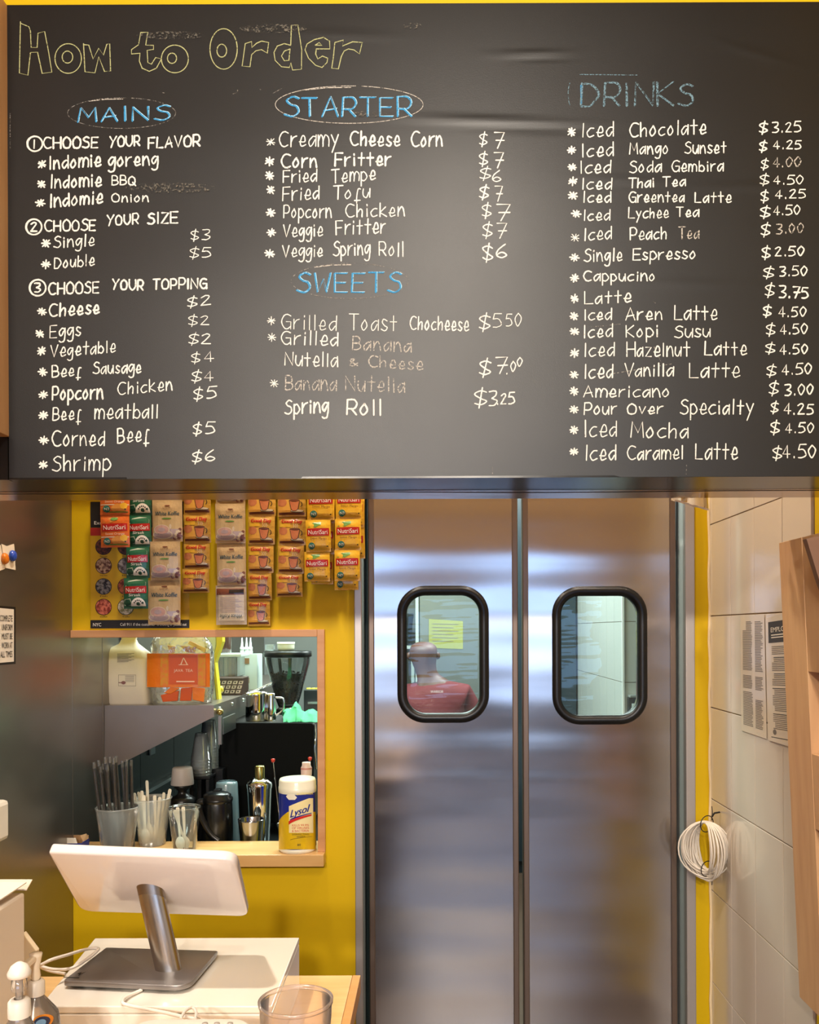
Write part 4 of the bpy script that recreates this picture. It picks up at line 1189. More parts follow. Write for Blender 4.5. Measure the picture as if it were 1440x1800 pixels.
# small white device at the bottom edge
pr = thing('receipt_printer', 'rounded white device at the bottom edge between register and cup', 'printer', (P(335, 1790, 1.12).x, 1.05, ZK))
pz = P(335, 1788, 1.13).z
rr = rrect(P(228, 1790, 1.1).x, P(440, 1790, 1.1).x, .95, 1.13, .03, 6)
MB().prism([(x, y, ZK) for x, y in rr], (0, 0, pz - ZK), WPL, True).build('housing', pr, fix=True, bevel=.006)
for px in (362, 383, 406):
    p = P(px, 1789, 1.115); MB().lathe([(0, 0), (.004, 0), (.0038, .0012), (0, .0014)], (p.x, 1.11, pz), mat('button_grey', 'a59c92', .4), 14).build('button', pr)

# ---------------------------------------------------------------- deli container on the counter
DELI = clearmat('deli_plastic', 'fdf2ea', diff=.24, rough=.2, ior=1.3); DELI2 = clearmat('deli_plastic_cool', 'f0eee8', diff=.30, rough=.2, ior=1.35)
def deli(name, lb, c, r0, r1, h, m_, rim=True, cat='cup', group=None):
    t = thing(name, lb, cat, c, group)
    prof = [(0, .0015), (r0 - .003, .0), (r0, .002), (r0 + (r1 - r0) * .8, h * .80), (r0 + (r1 - r0) * .84, h * .81), (r0 + (r1 - r0) * .93, h - .004)]
    MB().lathe(prof, c, m_, 40).build('cup_body', t)
    MB().lathe([(r1 - .003, h - .006), (r1 + .001, h - .005), (r1 + .0015, h), (r1 - .001, h + .001), (r1 - .003, h - .001)], c, m_, 40).build('rim', t)
    return t
zc_ = 1.0635; pc = PZ(520, 1757, zc_)
deli('plastic_cup', 'empty clear plastic cup standing on the pine counter, at the bottom edge', (pc.x, pc.y, ZK), .044, 64 / F * pc.y, zc_ - ZK, DELI)

# ---------------------------------------------------------------- white carton, paper and pump bottles at lower left
CARD = mat('white_carton', 'e4d6c4', .55, bump=(4, .001))
bx = thing('carton', 'tall white carton with a loose lid flap at the left edge', 'box', (-.62, 1.1, ZK))
xb = P(44, 1600, 1.12).x; ztb = P(44, 1577, 1.10).z
MB().box(-1.0, xb, .95, 1.12, ZK, ztb, CARD).build('body', bx, bevel=.003)
a = P(45, 1563, 1.16)
MB().prism([(-1.0, 1.125, ztb + .001), (xb, 1.125, ztb + .001), a + Vector((0, .02, .006)), (-1.0, a.y + .02, a.z + .008)][::-1], (0, 0, .0015), CARD).build('flap', bx)
MB().prism([(-1.0, .97, ztb + .001), (xb - .01, .96, ztb + .001), (xb + .002, 1.12, ztb + .012), (-1.0, 1.12, ztb + .02)][::-1], (0, 0, .0015), CARD).build('lid', bx)
q = [P(40, 1640, 1.22), P(64, 1672, 1.22), P(60, 1693, 1.22), P(52, 1712, 1.22), P(48, 1944, 1.22), P(38, 1944, 1.22)]
tag(MB().prism(q, (0, .01, 0), mat('cream_card', 'ead8b8', .55)).build('card', org=q[0], bevel=.001), 'cream cardboard corner sticking out beside the white carton', 'card')
BOT = clearmat('bottle_plastic', 'f2ebe2', diff=.30, rough=.1); GEL = clearmat('gel', 'f0e6da', diff=.2, rough=.05)
def pump(name, lb, px, py_col, Y, rc, rb, hbody, style):
    c = P(px, py_col, Y); z0 = ZK
    t = thing(name, lb, 'bottle', (c.x, Y, z0))
    zc2 = c.z          # underside of collar
    MB().lathe([(0, 0), (rb, 0), (rb + .001, .004), (rb, (zc2 - z0) * .72), (rb * .86, (zc2 - z0) * .86), (rc * .95, zc2 - z0 - .003), (rc * .9, zc2 - z0)], (c.x, Y, z0), BOT, 32).build('bottle_body', t)
    MB().lathe([(0, .003), (rb - .002, .003), (rb - .003, (zc2 - z0) * .66), (0, (zc2 - z0) * .66)], (c.x, Y, z0), GEL, 28).build('gel', t)
    MB().lathe([(rc, 0), (rc * 1.02, .004), (rc, .017), (rc * .8, .020), (.006, .0205)], (c.x, Y, zc2), WPL, 28).build('collar', t)
    if style == 'dome':
        MB().lathe([(.0042, .02), (.0042, .046)], (c.x, Y, zc2), BOT, 14).build('stem', t)
        MB().lathe([(.0085, .030), (.0085, .047), (.006, .0475)], (c.x, Y, zc2), clearmat('clear_sleeve', 'f4eee6', diff=.25), 18).build('sleeve', t)
        MB().lathe([(0, .044), (.0125, .046), (.013, .050), (.009, .058), (.003, .062), (0, .0625)], (c.x, Y, zc2), WPL, 24).build('pump_head', t)
    else:
        MB().lathe([(.005, .02), (.0065, .026), (.005, .036), (.008, .052), (.0085, .056), (0, .057)], (c.x, Y, zc2), mat('pump_cream', 'ecdcc4', .35), 18).build('pump_head', t)
        MB().box(c.x - .004, c.x + .004, Y - .03, Y, zc2 + .047, zc2 + .055, mat('pump_cream', 'ecdcc4', .35)).build('spout', t, bevel=.002)
    return t, c
pump('pump_bottle', 'clear sanitiser bottle with a domed white pump, lowest at the left edge', 34, 1786, .98, .0122, .030, .1, 'dome')
t, c = pump('pump_bottle', 'clear pump bottle with blue and orange label, right of the domed one', 63, 1748, 1.165, .0115, .033, .1, 'spout')
m = MB()
def cyl(px, py): 
    p = P(px, py, 1.165 - .033); a = max(-1, min(1, (p.x - c.x) / .0335)); return Vector((c.x + .0338 * a, 1.165 - .0338 * math.sqrt(max(0, 1 - a * a)), p.z))
for rx_, mm in ((14, mat('label_orange', 'e08a2c', .4)), (11, mat('label_navy', '2c3550', .4)), (7, mat('label_sky', '6f96b8', .4))):
    m.add([cyl(69 + rx_ * math.cos(a * .3), 1801 + rx_ * math.sin(a * .3)) + Vector((0, -.0003 * (15 - rx_), 0)) for a in range(21)], [list(range(21))], mm)
m.build('label_mark', t)

# ---------------------------------------------------------------- things on the sill
def sillc(px, Y): return Vector((P(px, 1490, Y).x, Y, ZS))
# disinfecting wipes canister
c = sillc(523.5, 2.876); r = .0625; hT = P(523, 1366, 2.876).z - ZS
ly = thing('wipes_canister', 'yellow and blue canister of disinfecting wipes with a white lid on the sill', 'canister', c)
WL = mat('canister_white', 'e6e0cc', .35)
MB().lathe([(0, 0), (r * .96, 0), (r, .006), (r, .012), (r - .001, .014), (r - .001, hT - .05), (r * .97, hT - .048)], c, WL, 48).build('canister_body', ly)
MB().lathe([(r * .99, hT - .052), (r * 1.01, hT - .046), (r * 1.01, hT - .03), (r * .99, hT - .028), (r * .985, hT - .010), (r * .93, hT - .003), (r * .6, hT), (0, hT + .001)], c, mat('lid_cream', 'e2dfc8', .3, coat=.3), 48).build('lid', ly)
def cz(px, py, lv=1):
    a = math.asin(max(-.995, min(.995, (px - 523.5) / 33.6))); rr_ = r + .0005 * lv
    # height read at the cylinder's own front surface
    y = c.y - rr_ * math.cos(a)
    return Vector((c.x + rr_ * math.sin(a), y, P(px, py, y).z))
BLU = mat('label_blue', '1c2a86', .3, coat=.3); LYE = mat('label_yellow', 'dcb414', .3, coat=.3, var=(40, 'c9a51c', .3)); LCR = mat('label_cream', 'e9d9a2', .3)
LRD = mat('label_red', 'c42a22', .3)
m = MB(); y0c, y1c = P(0, 0, 1) , 0
zl0, zl1 = cz(523.5, 1494).z, cz(523.5, 1389).z
m.lathe([(r + .0002, zl0 - c.z), (r + .0002, zl1 - c.z)], c, BLU, 48)
def patch(fl, fr, ya, yb, mm, lv, n=10):
    m.grid(lambda a, b_: cz(523.5 + 33.6 * math.sin(math.asin(max(-.99, min(.99, (fl(ya + (yb - ya) * b_) - 523.5) / 33.6))) * (1 - a) + math.asin(max(-.99, min(.99, (fr(ya + (yb - ya) * b_) - 523.5) / 33.6))) * a), ya + (yb - ya) * b_, lv), 24, n, mm, False)
patch(lambda y: 490.3 + 23 * max(0, (1448 - y) / 22) ** 1.6 if y < 1448 else 490.3, lambda y: 556.6, 1427, 1493, LYE, 1, 20)
patch(lambda y: 513.5, lambda y: 514 + (553.5 - 514) * min(1, max(0, (y - 1403 + 14) / 14)) if 0 else 553.5, 1417, 1464, LCR, 2)
patch(lambda y: 514 + (1417 - y) * 2.4, lambda y: 553.5, 1403, 1417.2, LCR, 2)
patch(lambda y: 508 + abs(y - 1400) * .9, lambda y: 528 - abs(y - 1402) * .9, 1396, 1406, WL, 2)
def ctext(s_, x0, yb, x1, hpx, mm, tilt=0, sh=0, lv=4, bold=0):
    vs, fs, tw = textmesh(s_)
    m.add([cz(x0 + (x / tw) * (x1 - x0) + y * sh * hpx, yb + (x / tw) * tilt - y / .7 * hpx, lv) for x, y in vs], fs, mm)
ctext('Lysol', 514.5, 1438, 545, 14, BLU, -11, .35); ctext('Lysol', 515.3, 1438, 545.8, 14, BLU, -11, .35, 3.6)
def swoosh(xa, ya, xb_, yb_, th, mm, lv):
    m.grid(lambda a, b_: cz(xa + (xb_ - xa) * a, ya + (yb_ - ya) * a ** .7 + th * (1 - .5 * a) * b_, lv), 12, 1, mm, False)
swoosh(515, 1441, 551, 1428.5, 3, BLU, 3); swoosh(513, 1444, 551, 1431, 6, LRD, 3.2)
for s_, y, x0, x1, mm, hh_ in (('KILLS 99.9%', 1452.5, 519, 547, LRD, 3.6), ('OF VIRUSES', 1457.6, 519, 547, LRD, 3.8), ('& BACTERIA', 1462.6, 519, 547, LRD, 3.8), ('DISINFECTING', 1468.3, 519, 547, INK, 2.8), ('WIPES', 1472.4, 527, 541, INK, 2.8), ('80', 1487, 528, 534, INK, 3.5)):
    ctext(s_, x0, y, x1, hh_, mm, -.5)
ctext('3X STRONGER', 527, 1398, 553, 4, mat('label_lemon', 'e8d24a', .3), -1.5, .2)
swoosh(516, 1476, 552, 1470, .7, INK, 3)
m.build('printed_label', ly)

# container with wrapped black straws
random.seed(4)
c1 = sillc(206.5, 2.852)
deli('straw_tub', 'milky plastic tub full of wrapped black straws, nearest the steel partition', c1, .050, 36.3 / F * 2.852, P(207, 1418, 2.852).z - ZS, DELI2, cat='tub')
STR = mat('straw_black', '171413', .25, coat=.4); WRAP = clearmat('straw_wrap', 'f4f0e8', diff=.05, rough=.12, ior=1.35)
tops = [(164, 1340), (172, 1336), (180, 1342), (184, 1331), (192, 1330), (199, 1332), (203, 1329), (188, 1345), (176, 1348), (214, 1338), (222, 1335), (230, 1336)]
for i, (px, py) in enumerate(tops):
    dy_ = (-.030, 0, .030, -.015, .018, -.026, 0, -.042, -.032, .02, -.02, .01)[i]
    tp = P(px, py, 2.862 + dy_ * 1.1)
    bt = c1 + Vector(((px - 197) / F * 2.9 * .62 + .010, dy_, .006))
    t = thing('straw', '%s wrapped black straw from the left in the milky tub' % ORD[sorted(x for x, _ in tops).index(px)], 'straw', bt, 'wrapped black straws in the tub')
    tp2 = bt.lerp(tp, .93)
    MB().tube([bt, tp2], .0042, STR, 8).build('straw_tube', t)
    MB().tube([bt.lerp(tp, .02), tp2, tp + Vector((.002, 0, 0))], [.0060, .0064, .0050], WRAP, 8).build('wrapper', t)

# cutlery
IV = mat('ivory_plastic', 'd9cfb8', .35, sub=.0)
def cutlery(name, lb, p0, p1, kind, group, tw=0.0):
    """p0 = foot end, p1 = upper end; flat moulded piece with handle and head at p0 or p1"""
    ax = (p1 - p0); ln = ax.length; ax.normalize()
    sd = Vector((math.cos(tw), math.sin(tw), 0)); sd = (sd - ax * sd.dot(ax)).normalized(); nn = ax.cross(sd)
    t = thing(name, lb, 'cutlery', p0, group)
    def pt(u, s_, d=0): return p0 + ax * ln * u + sd * s_ + nn * d
    w0 = .0045
    h_ = [(.30, .0035), (.5, .0040), (.8, .0052), (.97, .0058), (1.0, .0035)]
    pts = [pt(u, s_) for u, s_ in h_] + [pt(u, -s_) for u, s_ in reversed(h_)]
    MB().prism(pts, nn * .0015, IV).build('handle', t)
    m = MB()
    if kind == 'spoon':
        g_ = []
        for i in range(7):
            u = .31 * i / 6; w_ = .0035 + .0125 * math.sin(math.pi * min(1, (i + .35) / 6.3)) ** .8 if i else .006
            g_.append([pt(.31 - u, w_ * k_, .004 * (k_ * k_ - 1) * math.sin(math.pi * i / 6)) for k_ in (-1, -.5, 0, .5, 1)])
        m.loft(g_, IV, cap=False, closed=False); m.build('bowl', t)
    else:
        m.prism([pt(.31, .0035), pt(.22, .0105), (pt(.14, .0105)), pt(.14, -.0105), pt(.22, -.0105), pt(.31, -.0035)], nn * .0015, IV); m.build('fork_head', t)
        for k_ in (-1, -.35, .35, 1):
            MB().prism([pt(.142, .0085 * k_ + .0015), pt(0, .0085 * k_ + .0008), pt(0, .0085 * k_ - .0008), pt(.142, .0085 * k_ - .0015)], nn * .0014, IV).build('tine', t)
c2 = sillc(268, 2.958)
deli('cutlery_tub', 'milky plastic tub of ivory cutlery, behind and right of the straws', c2, .044, 33 / F * 2.958, P(268, 1402, 2.958).z - ZS, DELI2, cat='tub')
for i, (px, py, kd) in enumerate([(236, 1394, 'fork'), (243, 1392, 'spoon'), (249, 1390, 'fork'), (258, 1372, 'spoon'), (288, 1393, 'fork'), (299, 1387, 'fork'), (272, 1398, 'spoon'), (253, 1398, 'spoon'), (281, 1401, 'fork')]):
    dy_ = (-.02, .015, -.005, .0, .02, -.01, .028, -.032, .0)[i]
    tp = P(px, py, 2.958 + dy_)
    ft = c2 + Vector(((px - 268) / F * 2.9 * .5, dy_ * .9, .008))
    cutlery(kd, '%s piece of ivory cutlery from the left in the milky tub, a %s' % (ORD[[236, 243, 249, 253, 258, 272, 281, 288, 299].index(px)], kd), ft, tp, kd, 'ivory %ss in the milky tub' % kd, random.uniform(-.5, .5))
c3 = sillc(324.5, 2.872)
CLR = clearmat('clear_cup', 'eef0ee', diff=.06, rough=.05)
deli('clear_cup', 'small clear cup holding three ivory forks and spoons, right of the tubs', c3, .038, 27.5 / F * 2.872, P(324, 1418, 2.872).z - ZS, CLR, cat='cup')
for (xa, ya, xb_, yb_, kd, d) in ((318, 1494, 312, 1419, 'spoon', -.012), (326, 1494, 322, 1418, 'fork', .002), (329, 1492, 306, 1424, 'spoon', .012)):
    a = P(xa, ya, 2.872 + d); a.z = ZS + .005
    cutlery(kd, 'ivory plastic %s leaning %s in the small clear cup' % (kd, {-.012: 'in front', .002: 'in the middle', .012: 'furthest left'}[d]), a, P(xb_, yb_, 2.88 + d), kd, 'cutlery in the clear cup', .1)

# small torn-open blue box
c4 = Vector((P(137, 1490, 2.842).x, 2.842, ZS)); w_ = .030; h4 = .052
BB = mat('box_blue', '23307c', .45); KR = mat('kraft', 'a27a52', .6); BW = mat('box_white', 'e0d8c8', .5)
t = thing('tea_box', 'small torn-open blue cardboard box against the steel partition', 'box', c4)
m = MB(); m.box(c4.x - .038, c4.x + .026, c4.y - .028, c4.y - .0265, c4.z, c4.z + .040, BB); m.box(c4.x + .026, c4.x + .0275, c4.y - .028, c4.y + .025, c4.z, c4.z + .044, BB)
m.box(c4.x - .038, c4.x - .0365, c4.y - .028, c4.y + .025, c4.z, c4.z + .046, KR); m.box(c4.x - .038, c4.x + .026, c4.y + .0235, c4.y + .025, c4.z, c4.z + .055, KR); m.box(c4.x - .038, c4.x + .026, c4.y - .026, c4.y + .024, c4.z, c4.z + .002, KR)
m.build('carton', t)
MB().prism([c4 + Vector(p) for p in ((-.032, -.0285, .040), (.010, -.0285, .040), (.004, -.0285, .058), (-.026, -.0285, .058))], (0, .0008, 0), BW).build('white_panel', t)
MB().prism([c4 + Vector(p) for p in ((-.037, .0, .046), (-.037, .024, .046), (-.026, .022, .080), (-.030, .0, .078))], (.0012, 0, 0), KR).build('torn_flap', t)
MB().prism([c4 + Vector(p) for p in ((.026, -.02, .044), (.026, .024, .044), (.018, .024, .060), (.012, -.01, .062))], (.0012, 0, 0), KR).build('torn_flap', t)
m = MB(); m.add([c4 + Vector((.0 - .012 + .012 * math.cos(a * .35), -.0286, .004 + .018 * math.sin(a * .35))) for a in range(10)], [list(range(10))], mat('box_gold', 'c99a3c', .4)); m.build('printed_mark', t)

# ---------------------------------------------------------------- back bar beyond the opening
ZBC = .80
KB = mat('bar_steel', '5c6466', .3, 1, rvar=.05); BLKM = mat('machine_black', '050607', .75, spec=.15); DKG = mat('splash_dark', '1d2a30', .25, .6)
bc = thing('bar_counter', 'steel work counter behind the opening, under the coffee gear', 'counter', (-.7, 3.5, 0))
MB().box(XL + .002, P(600, 1400, 3.02).x, 3.02, 4.6, ZBC - .04, ZBC, KB).build('worktop', bc, bevel=.002)
MB().box(XL + .02, -.42, 3.06, 4.55, 0, ZBC - .041, BLKM).build('base', bc)
# dark splash panels on the partition under the shelf
sp = struct('trim_6', (XL, 3.5, ZBC))
for a, b_ in ((3.14, 3.50), (3.505, 3.95), (3.955, 4.6)):
    MB().box(XL + .001, XL + .006, a, b_, ZBC + .001, 1.32, DKG).build('splash_panel', sp)
MB().box(XL + .007, XL + .03, 3.14, 4.6, .93, .945, CHROME).build('rail', sp)
p = PX(266, 1318, XL + .008); MB().box(XL + .007, XL + .016, p.y - .03, p.y + .03, p.z - .02, p.z + .02, mat('socket_steel', '8f9a9c', .3, .8)).build('socket_plate', sp, bevel=.002)
# wall shelf
yn = 3.137; xs1 = P(376, 1240, yn).x; zsh = P(280, 1240, yn).z
SHS = mat('shelf_steel', '9a908a', .3, .85, stretch=(1, 1, 1), rvar=.05, bump=(3, .0008))
sh = thing('wall_shelf', 'steel wall shelf with a triangular end bracket, carrying bags and jars', 'shelf', (XL, yn, zsh))
MB().box(XL + .001, xs1, yn + .003, 5.3, zsh - .004, zsh, SHS).build('shelf_board', sh)
MB().prism([P(184, 1240, yn), P(376, 1240, yn), P(376, 1260, yn), P(184, 1357, yn)], (0, .003, 0), SHS).build('bracket', sh)
MB().box(xs1 - .002, xs1, yn + .003, 5.3, zsh - .045, zsh - .004, SHS).build('front_lip', sh)
SC = mat('screw_bright', 'c9cfc9', .2, .9)
for y in (3.22, 3.42, 3.62, 3.82):
    MB().lathe([(.008, 0), (.007, .004), (0, .005)], (xs1, y, zsh - .02), SC, 12, Matrix.Rotation(math.radians(90), 3, 'Y')).build('screw', sh)
rl = thing('hanging_rail', 'bright steel rail with a round knob under the shelf edge', 'rail', (xs1 + .02, 3.2, zsh - .08))
MB().box(xs1 + .012, xs1 + .02, 3.2, 3.40, zsh - .115, zsh - .055, STEELD).build('rail_bar', rl)
p = P(381, 1249, 3.18); MB().lathe([(0, -.012), (.012, -.010), (.013, .002), (.008, .010), (0, .011)], p + Vector((.012, 0, -.005)), mat('brass', 'b5a36a', .25, .9), 18, Matrix.Rotation(math.radians(90), 3, 'X')).build('knob', rl)
MB().box(xs1 + .006, xs1 + .018, 3.175, 3.195, zsh - .15, zsh - .045, STEELD).build('post', rl)

# paper flour bag
ypb = 3.23; bc0 = Vector((P(228, 1239, ypb).x, ypb, zsh)); k_ = ypb / F
fb = thing('paper_bag', 'folded white paper bag with a small spoon panel, on the shelf', 'bag', bc0)
PB = mat('bag_paper', 'c9bca8', .65, bump=(9, .004)); m = MB(); rings = []
def ringbox(cx, z, hw, hd, r_=.3, n=28, wob=0):
    out = []
    for i in range(n):
        a = 2 * math.pi * i / n; ca, sa = math.cos(a), math.sin(a)
        e = .35
        x = hw * math.copysign(abs(ca) ** e, ca); y = hd * math.copysign(abs(sa) ** e, sa)
        f = 1 + wob * noise.noise(Vector((x * 30, y * 30, z * 22)))
        out.append(Vector((bc0.x + cx + x * f, bc0.y + y * f, bc0.z + z)))
    return out
for py, x0, x1, d_ in ((1239, 196, 265, .045), (1236, 193, 266, .05), (1200, 190, 264, .052), (1165, 188, 263, .052), (1150, 188, 261, .048), (1142, 196, 252, .035), (1134, 211, 243, .018), (1126, 215, 240, .010), (1119, 214, 244, .008)):
    rings.append(ringbox(((x0 + x1) / 2 - 228) * k_, (1239 - py) * k_, (x1 - x0) / 2 * k_, d_, wob=.05))
m.loft(rings, PB); m.build('bag_body', fb)
def bpt(px, py, lv=0): 
    p = P(px, py, ypb - .053 - .0008 * lv); return p
m = MB(); GK = mat('print_faint', '7d746a', .6)
for i in range(9): m.add([bpt(206, 1161 + i * 1.8 - 12), bpt(236 - (i % 3) * 5, 1160 + i * 1.8 - 12), bpt(236 - (i % 3) * 5, 1160.8 + i * 1.8 - 12), bpt(206, 1161.8 + i * 1.8 - 12)], [(0, 1, 2, 3)], GK)
for (xa, ya, xb_, yb_) in ((208, 1186, 239, 1186.6), (208, 1205.5, 239, 1206.1)): m.add([bpt(xa, ya), bpt(xb_, ya), bpt(xb_, yb_), bpt(xa, yb_)], [(0, 1, 2, 3)], GK)
for (xa, xb_) in ((208, 208.6), (238.5, 239)): m.add([bpt(xa, 1186), bpt(xb_, 1186), bpt(xb_, 1206), bpt(xa, 1206)], [(0, 1, 2, 3)], GK)
for i in range(5): m.add([bpt(220, 1188 + i * 2.4), bpt(236, 1188 + i * 2.4), bpt(236, 1188.8 + i * 2.4), bpt(220, 1188.8 + i * 2.4)], [(0, 1, 2, 3)], GK)
m.add([bpt(217 + 4 * math.cos(a * .5), 1200 + 3 * math.sin(a * .5), 1) for a in range(13)], [list(range(13))], iBean)
m.add([bpt(208, 1199), bpt(215, 1199.4), bpt(215, 1201), bpt(208, 1200.4)], [(0, 1, 2, 3)], iBean)
m.build('printed_panel', fb)
nb = P(204, 1130, 3.30)
tag(MB().prism([P(195, 1142, 3.3), P(199, 1122, 3.3), P(212, 1112, 3.3), P(222, 1113, 3.3), P(212, 1142, 3.3), P(212, 1239, 3.3), P(196, 1239, 3.3)], (0, .04, 0), mat('navy_pack', '1d2450', .4)).build('navy_packet', org=(nb.x, 3.3, zsh), bevel=.004),
    'navy blue packet behind the neck of the paper bag', 'packet')

# orange tea bag in clear wrap
yt = 3.24; k_ = yt / F; tb = thing('tea_bag', 'clear plastic bag of orange tea packets on the shelf', 'bag', (P(320, 1237, yt).x, yt, zsh))
OR = mat('tea_orange', 'd9660c', .3, coat=.4, bump=(30, .002), var=(14, 'e07a1a', .3)); OR2 = mat('tea_orange_deep', 'c8500a', .3, coat=.4); OG = mat('tea_ornament', 'c98a1e', .35, var=(60, 'd4702a', .1))
BAG = clearmat('poly_bag', 'e9e4dc', diff=.30, rough=.1, bump=(25, .02), fac=1.2)
m = MB()
def bagring(py, x0, x1, d_, w=.10):
    out = []; 
    for i in range(26):
        a = 2 * math.pi * i / 26; x = ((x0 + x1) / 2 + (x1 - x0) / 2 * math.copysign(abs(math.cos(a)) ** .5, math.cos(a)))
        y = yt + d_ * math.copysign(abs(math.sin(a)) ** .7, math.sin(a)); f = w * noise.noise(Vector((x * .12, py * .09, a)))
        p = P(x, py, yt); out.append(Vector((p.x, y + f * d_ * 1.2, p.z + f * .01)))
    return out
m.loft([bagring(*a) for a in ((1238, 272, 368, .04), (1234, 270, 372, .052), (1210, 268, 374, .055), (1180, 268, 375, .055), (1150, 268, 375, .05), (1132, 266, 372, .045), (1118, 272, 362, .03), (1108, 280, 350, .015))], BAG); m.build('wrapper', tb)
def tq(m, pts, mm, off): m.add([P(x, y, yt - off) for x, y in pts], [list(range(len(pts)))], mm)
m = MB()
fr = yt - .066
def curv(a, b_): 
    px = 266.5 + 109 * a; py = 1206 - 58 * b_
    p = P(px, py, yt); return Vector((p.x, yt - .064 - .004 * math.sin(a * 3.1) + .012 * (abs(2 * a - 1) ** 6), p.z))
m.grid(curv, 20, 8, OR)
m.build('orange_band', tb)
m = MB(); tq(m, [(297, 1151), (347, 1151), (347, 1203), (297, 1203)], OR2, .0690); m.build('label_panel', tb)
for xo_ in (282, 348): m = MB(); tq(m, [(xo_, 1150), (xo_ + 13.5, 1150), (xo_ + 13.5, 1206), (xo_, 1206)], OG, .0685); m.build('ornament_strip', tb)
m = MB()
k2 = (yt - .07) / F
for s_, x, y, wd_, hp in (('TEA', 326, 1181, 13, 5), ('JAVA', 306, 1181, 16, 5)):
    m.text(s_, Matrix.Translation(P(x, y, yt - .0705)), hp * k2 / .7, mat('label_lilac', 'e8c8b0', .4), width=wd_ * k2)
for pts in ([(317, 1168), (322, 1156), (323.5, 1156), (319, 1168)], [(328, 1168), (322, 1156), (323.5, 1156), (330, 1168)], [(314, 1168), (331, 1168), (331, 1169), (314, 1169)], [(310, 1197), (342, 1197), (342, 1199), (310, 1199)]):
    tq(m, pts, mat('label_lilac', 'e8c8b0', .4), .0705)
m.build('label_print', tb)
random.seed(8)
for i, pts in enumerate(([(294, 1134), (308, 1136), (306, 1149), (298, 1149)], [(316, 1135), (345, 1137), (342, 1148), (328, 1147)], [(333, 1126), (362, 1140), (360, 1147), (330, 1132)],
            [(318, 1210), (338, 1208), (336, 1232), (316, 1232)], [(338, 1208), (360, 1210), (358, 1234), (338, 1230)], [(282, 1222), (314, 1214), (312, 1232), (286, 1234)], [(300, 1208), (316, 1210), (300, 1220), (288, 1218)])):
    d_ = .05 + .002 * i if i > 2 else .02
    q = [P(x, y, yt - d_) for x, y in pts]; MB().prism(q, (0, .008, 0), OR2 if i % 2 else OR).build('tea_packet', tb, bevel=.002)
# yellow-white bag behind
q = [P(300, 1239, 3.40), P(392, 1239, 3.40), P(384, 1150, 3.40), P(392, 1128, 3.40), P(391, 1100, 3.40), P(300, 1100, 3.40)]
t = thing('snack_bag', 'pale bag with a yellow edge rising behind the orange tea bag', 'bag', (q[0].x + .1, 3.42, zsh))
MB().prism(q[:1] + [P(381, 1239, 3.4), P(373, 1160, 3.4), P(380, 1135, 3.4), P(379, 1100, 3.4)] + q[5:], (0, .05, 0), mat('pale_bag', 'c4d4c6', .4, bump=(10, .004))).build('bag_body', t, bevel=.006)
MB().prism([P(381.5, 1236, 3.4), P(386, 1239, 3.4), P(378, 1165, 3.4), P(391, 1128, 3.4), P(390, 1100, 3.4), P(380, 1100, 3.4), P(380.5, 1135, 3.4), P(373.5, 1160, 3.4)][::-1], (0, .045, 0), mat('bag_yellow', 'cfc234', .4)).build('yellow_edge', t)
# jars, snack box, squeeze bottles further along the shelf
def sx(px, Y): return P(px, 1200, Y).x
Yj = 3.75
zj = zsh
def lbox(name, lb, cat, x0, x1, y0, y1, Y, depth, m_, sub=None, z0=None, bev=.003):
    a = P(x0, y0, Y); b_ = P(x1, y1, Y); zb_ = zj if z0 is None else z0
    o = thing(name, lb, cat, ((a.x + b_.x) / 2, Y + depth / 2, zb_))
    MB().box(a.x, b_.x, Y, Y + depth, zb_, a.z, m_).build('body', o, bevel=bev)
    return o, a, b_
o, a, b_ = lbox('snack_box', 'dark printed carton with rows of small pictures on the shelf', 'carton', 372, 426, 1192, 1230, 3.62, .12, mat('choc_box', '3a2820', .4))
m = MB()
for i in range(5):
    for j_ in range(3):
        x = 381 + i * 10 - j_ * 2.5; y = 1197 + j_ * 8
        m.add([P(x, y, 3.6195), P(x + 7.5, y - .3, 3.6195), P(x + 5.5, y + 5.5, 3.6195), P(x - 2, y + 5.7, 3.6195)], [(0, 1, 2, 3)], mat('cell_pale', 'a99a8e', .4))
        m.add([P(x + 2.5 + 1.6 * math.cos(q_), y + 2.6 + 1.6 * math.sin(q_), 3.619) for q_ in (0, 1, 2, 3, 4, 5)], [list(range(6))], iK)
m.build('printed_cells', o)
o, a, b_ = lbox('storage_bin', 'clear front storage bin of brown packets, above the printed carton', 'bin', 376, 417, 1151, 1190, 3.80, .16, clearmat('bin_clear', 'e8f0f0', diff=.25), z0=P(400, 1190, 3.8).z)
for i, (x, cc__) in enumerate(((379, 'b08a6a'), (386, '7c5234'), (394, 'c9b094'), (401, 'a87038'), (407, '8a4a2c'))):
    aa = P(x, 1156, 3.83); MB().box(aa.x, aa.x + .015, 3.83, 3.93, P(x, 1189, 3.83).z, aa.z, mat('packet_' + cc__, cc__, .45)).build('packet', o, bevel=.002)
aa = P(374, 1151, 3.795); bb_ = P(424, 1155, 3.795); MB().box(aa.x, bb_.x, 3.795, 3.97, bb_.z, aa.z + .004, mat('bin_lid', 'c4ccc8', .3)).build('lid', o, bevel=.003)
o2, a, b_ = lbox('support_block', 'grey carton under the clear storage bin on the shelf', 'carton', 376, 424, 1191, 1215, 3.80, .16, mat('grey_carton', '6e6a66', .5))
cj = Vector((P(393, 1140, 3.9).x, 3.88, P(393, 1147, 3.9).z))
t = thing('coffee_jar', 'dark brown jar standing on the clear storage bin', 'jar', cj)
MB().lathe([(0, 0), (.038, 0), (.040, .004), (.040, .10), (.034, .11)], cj, mat('jar_brown', '4a342c', .2, coat=.6), 28).build('jar_body', t)
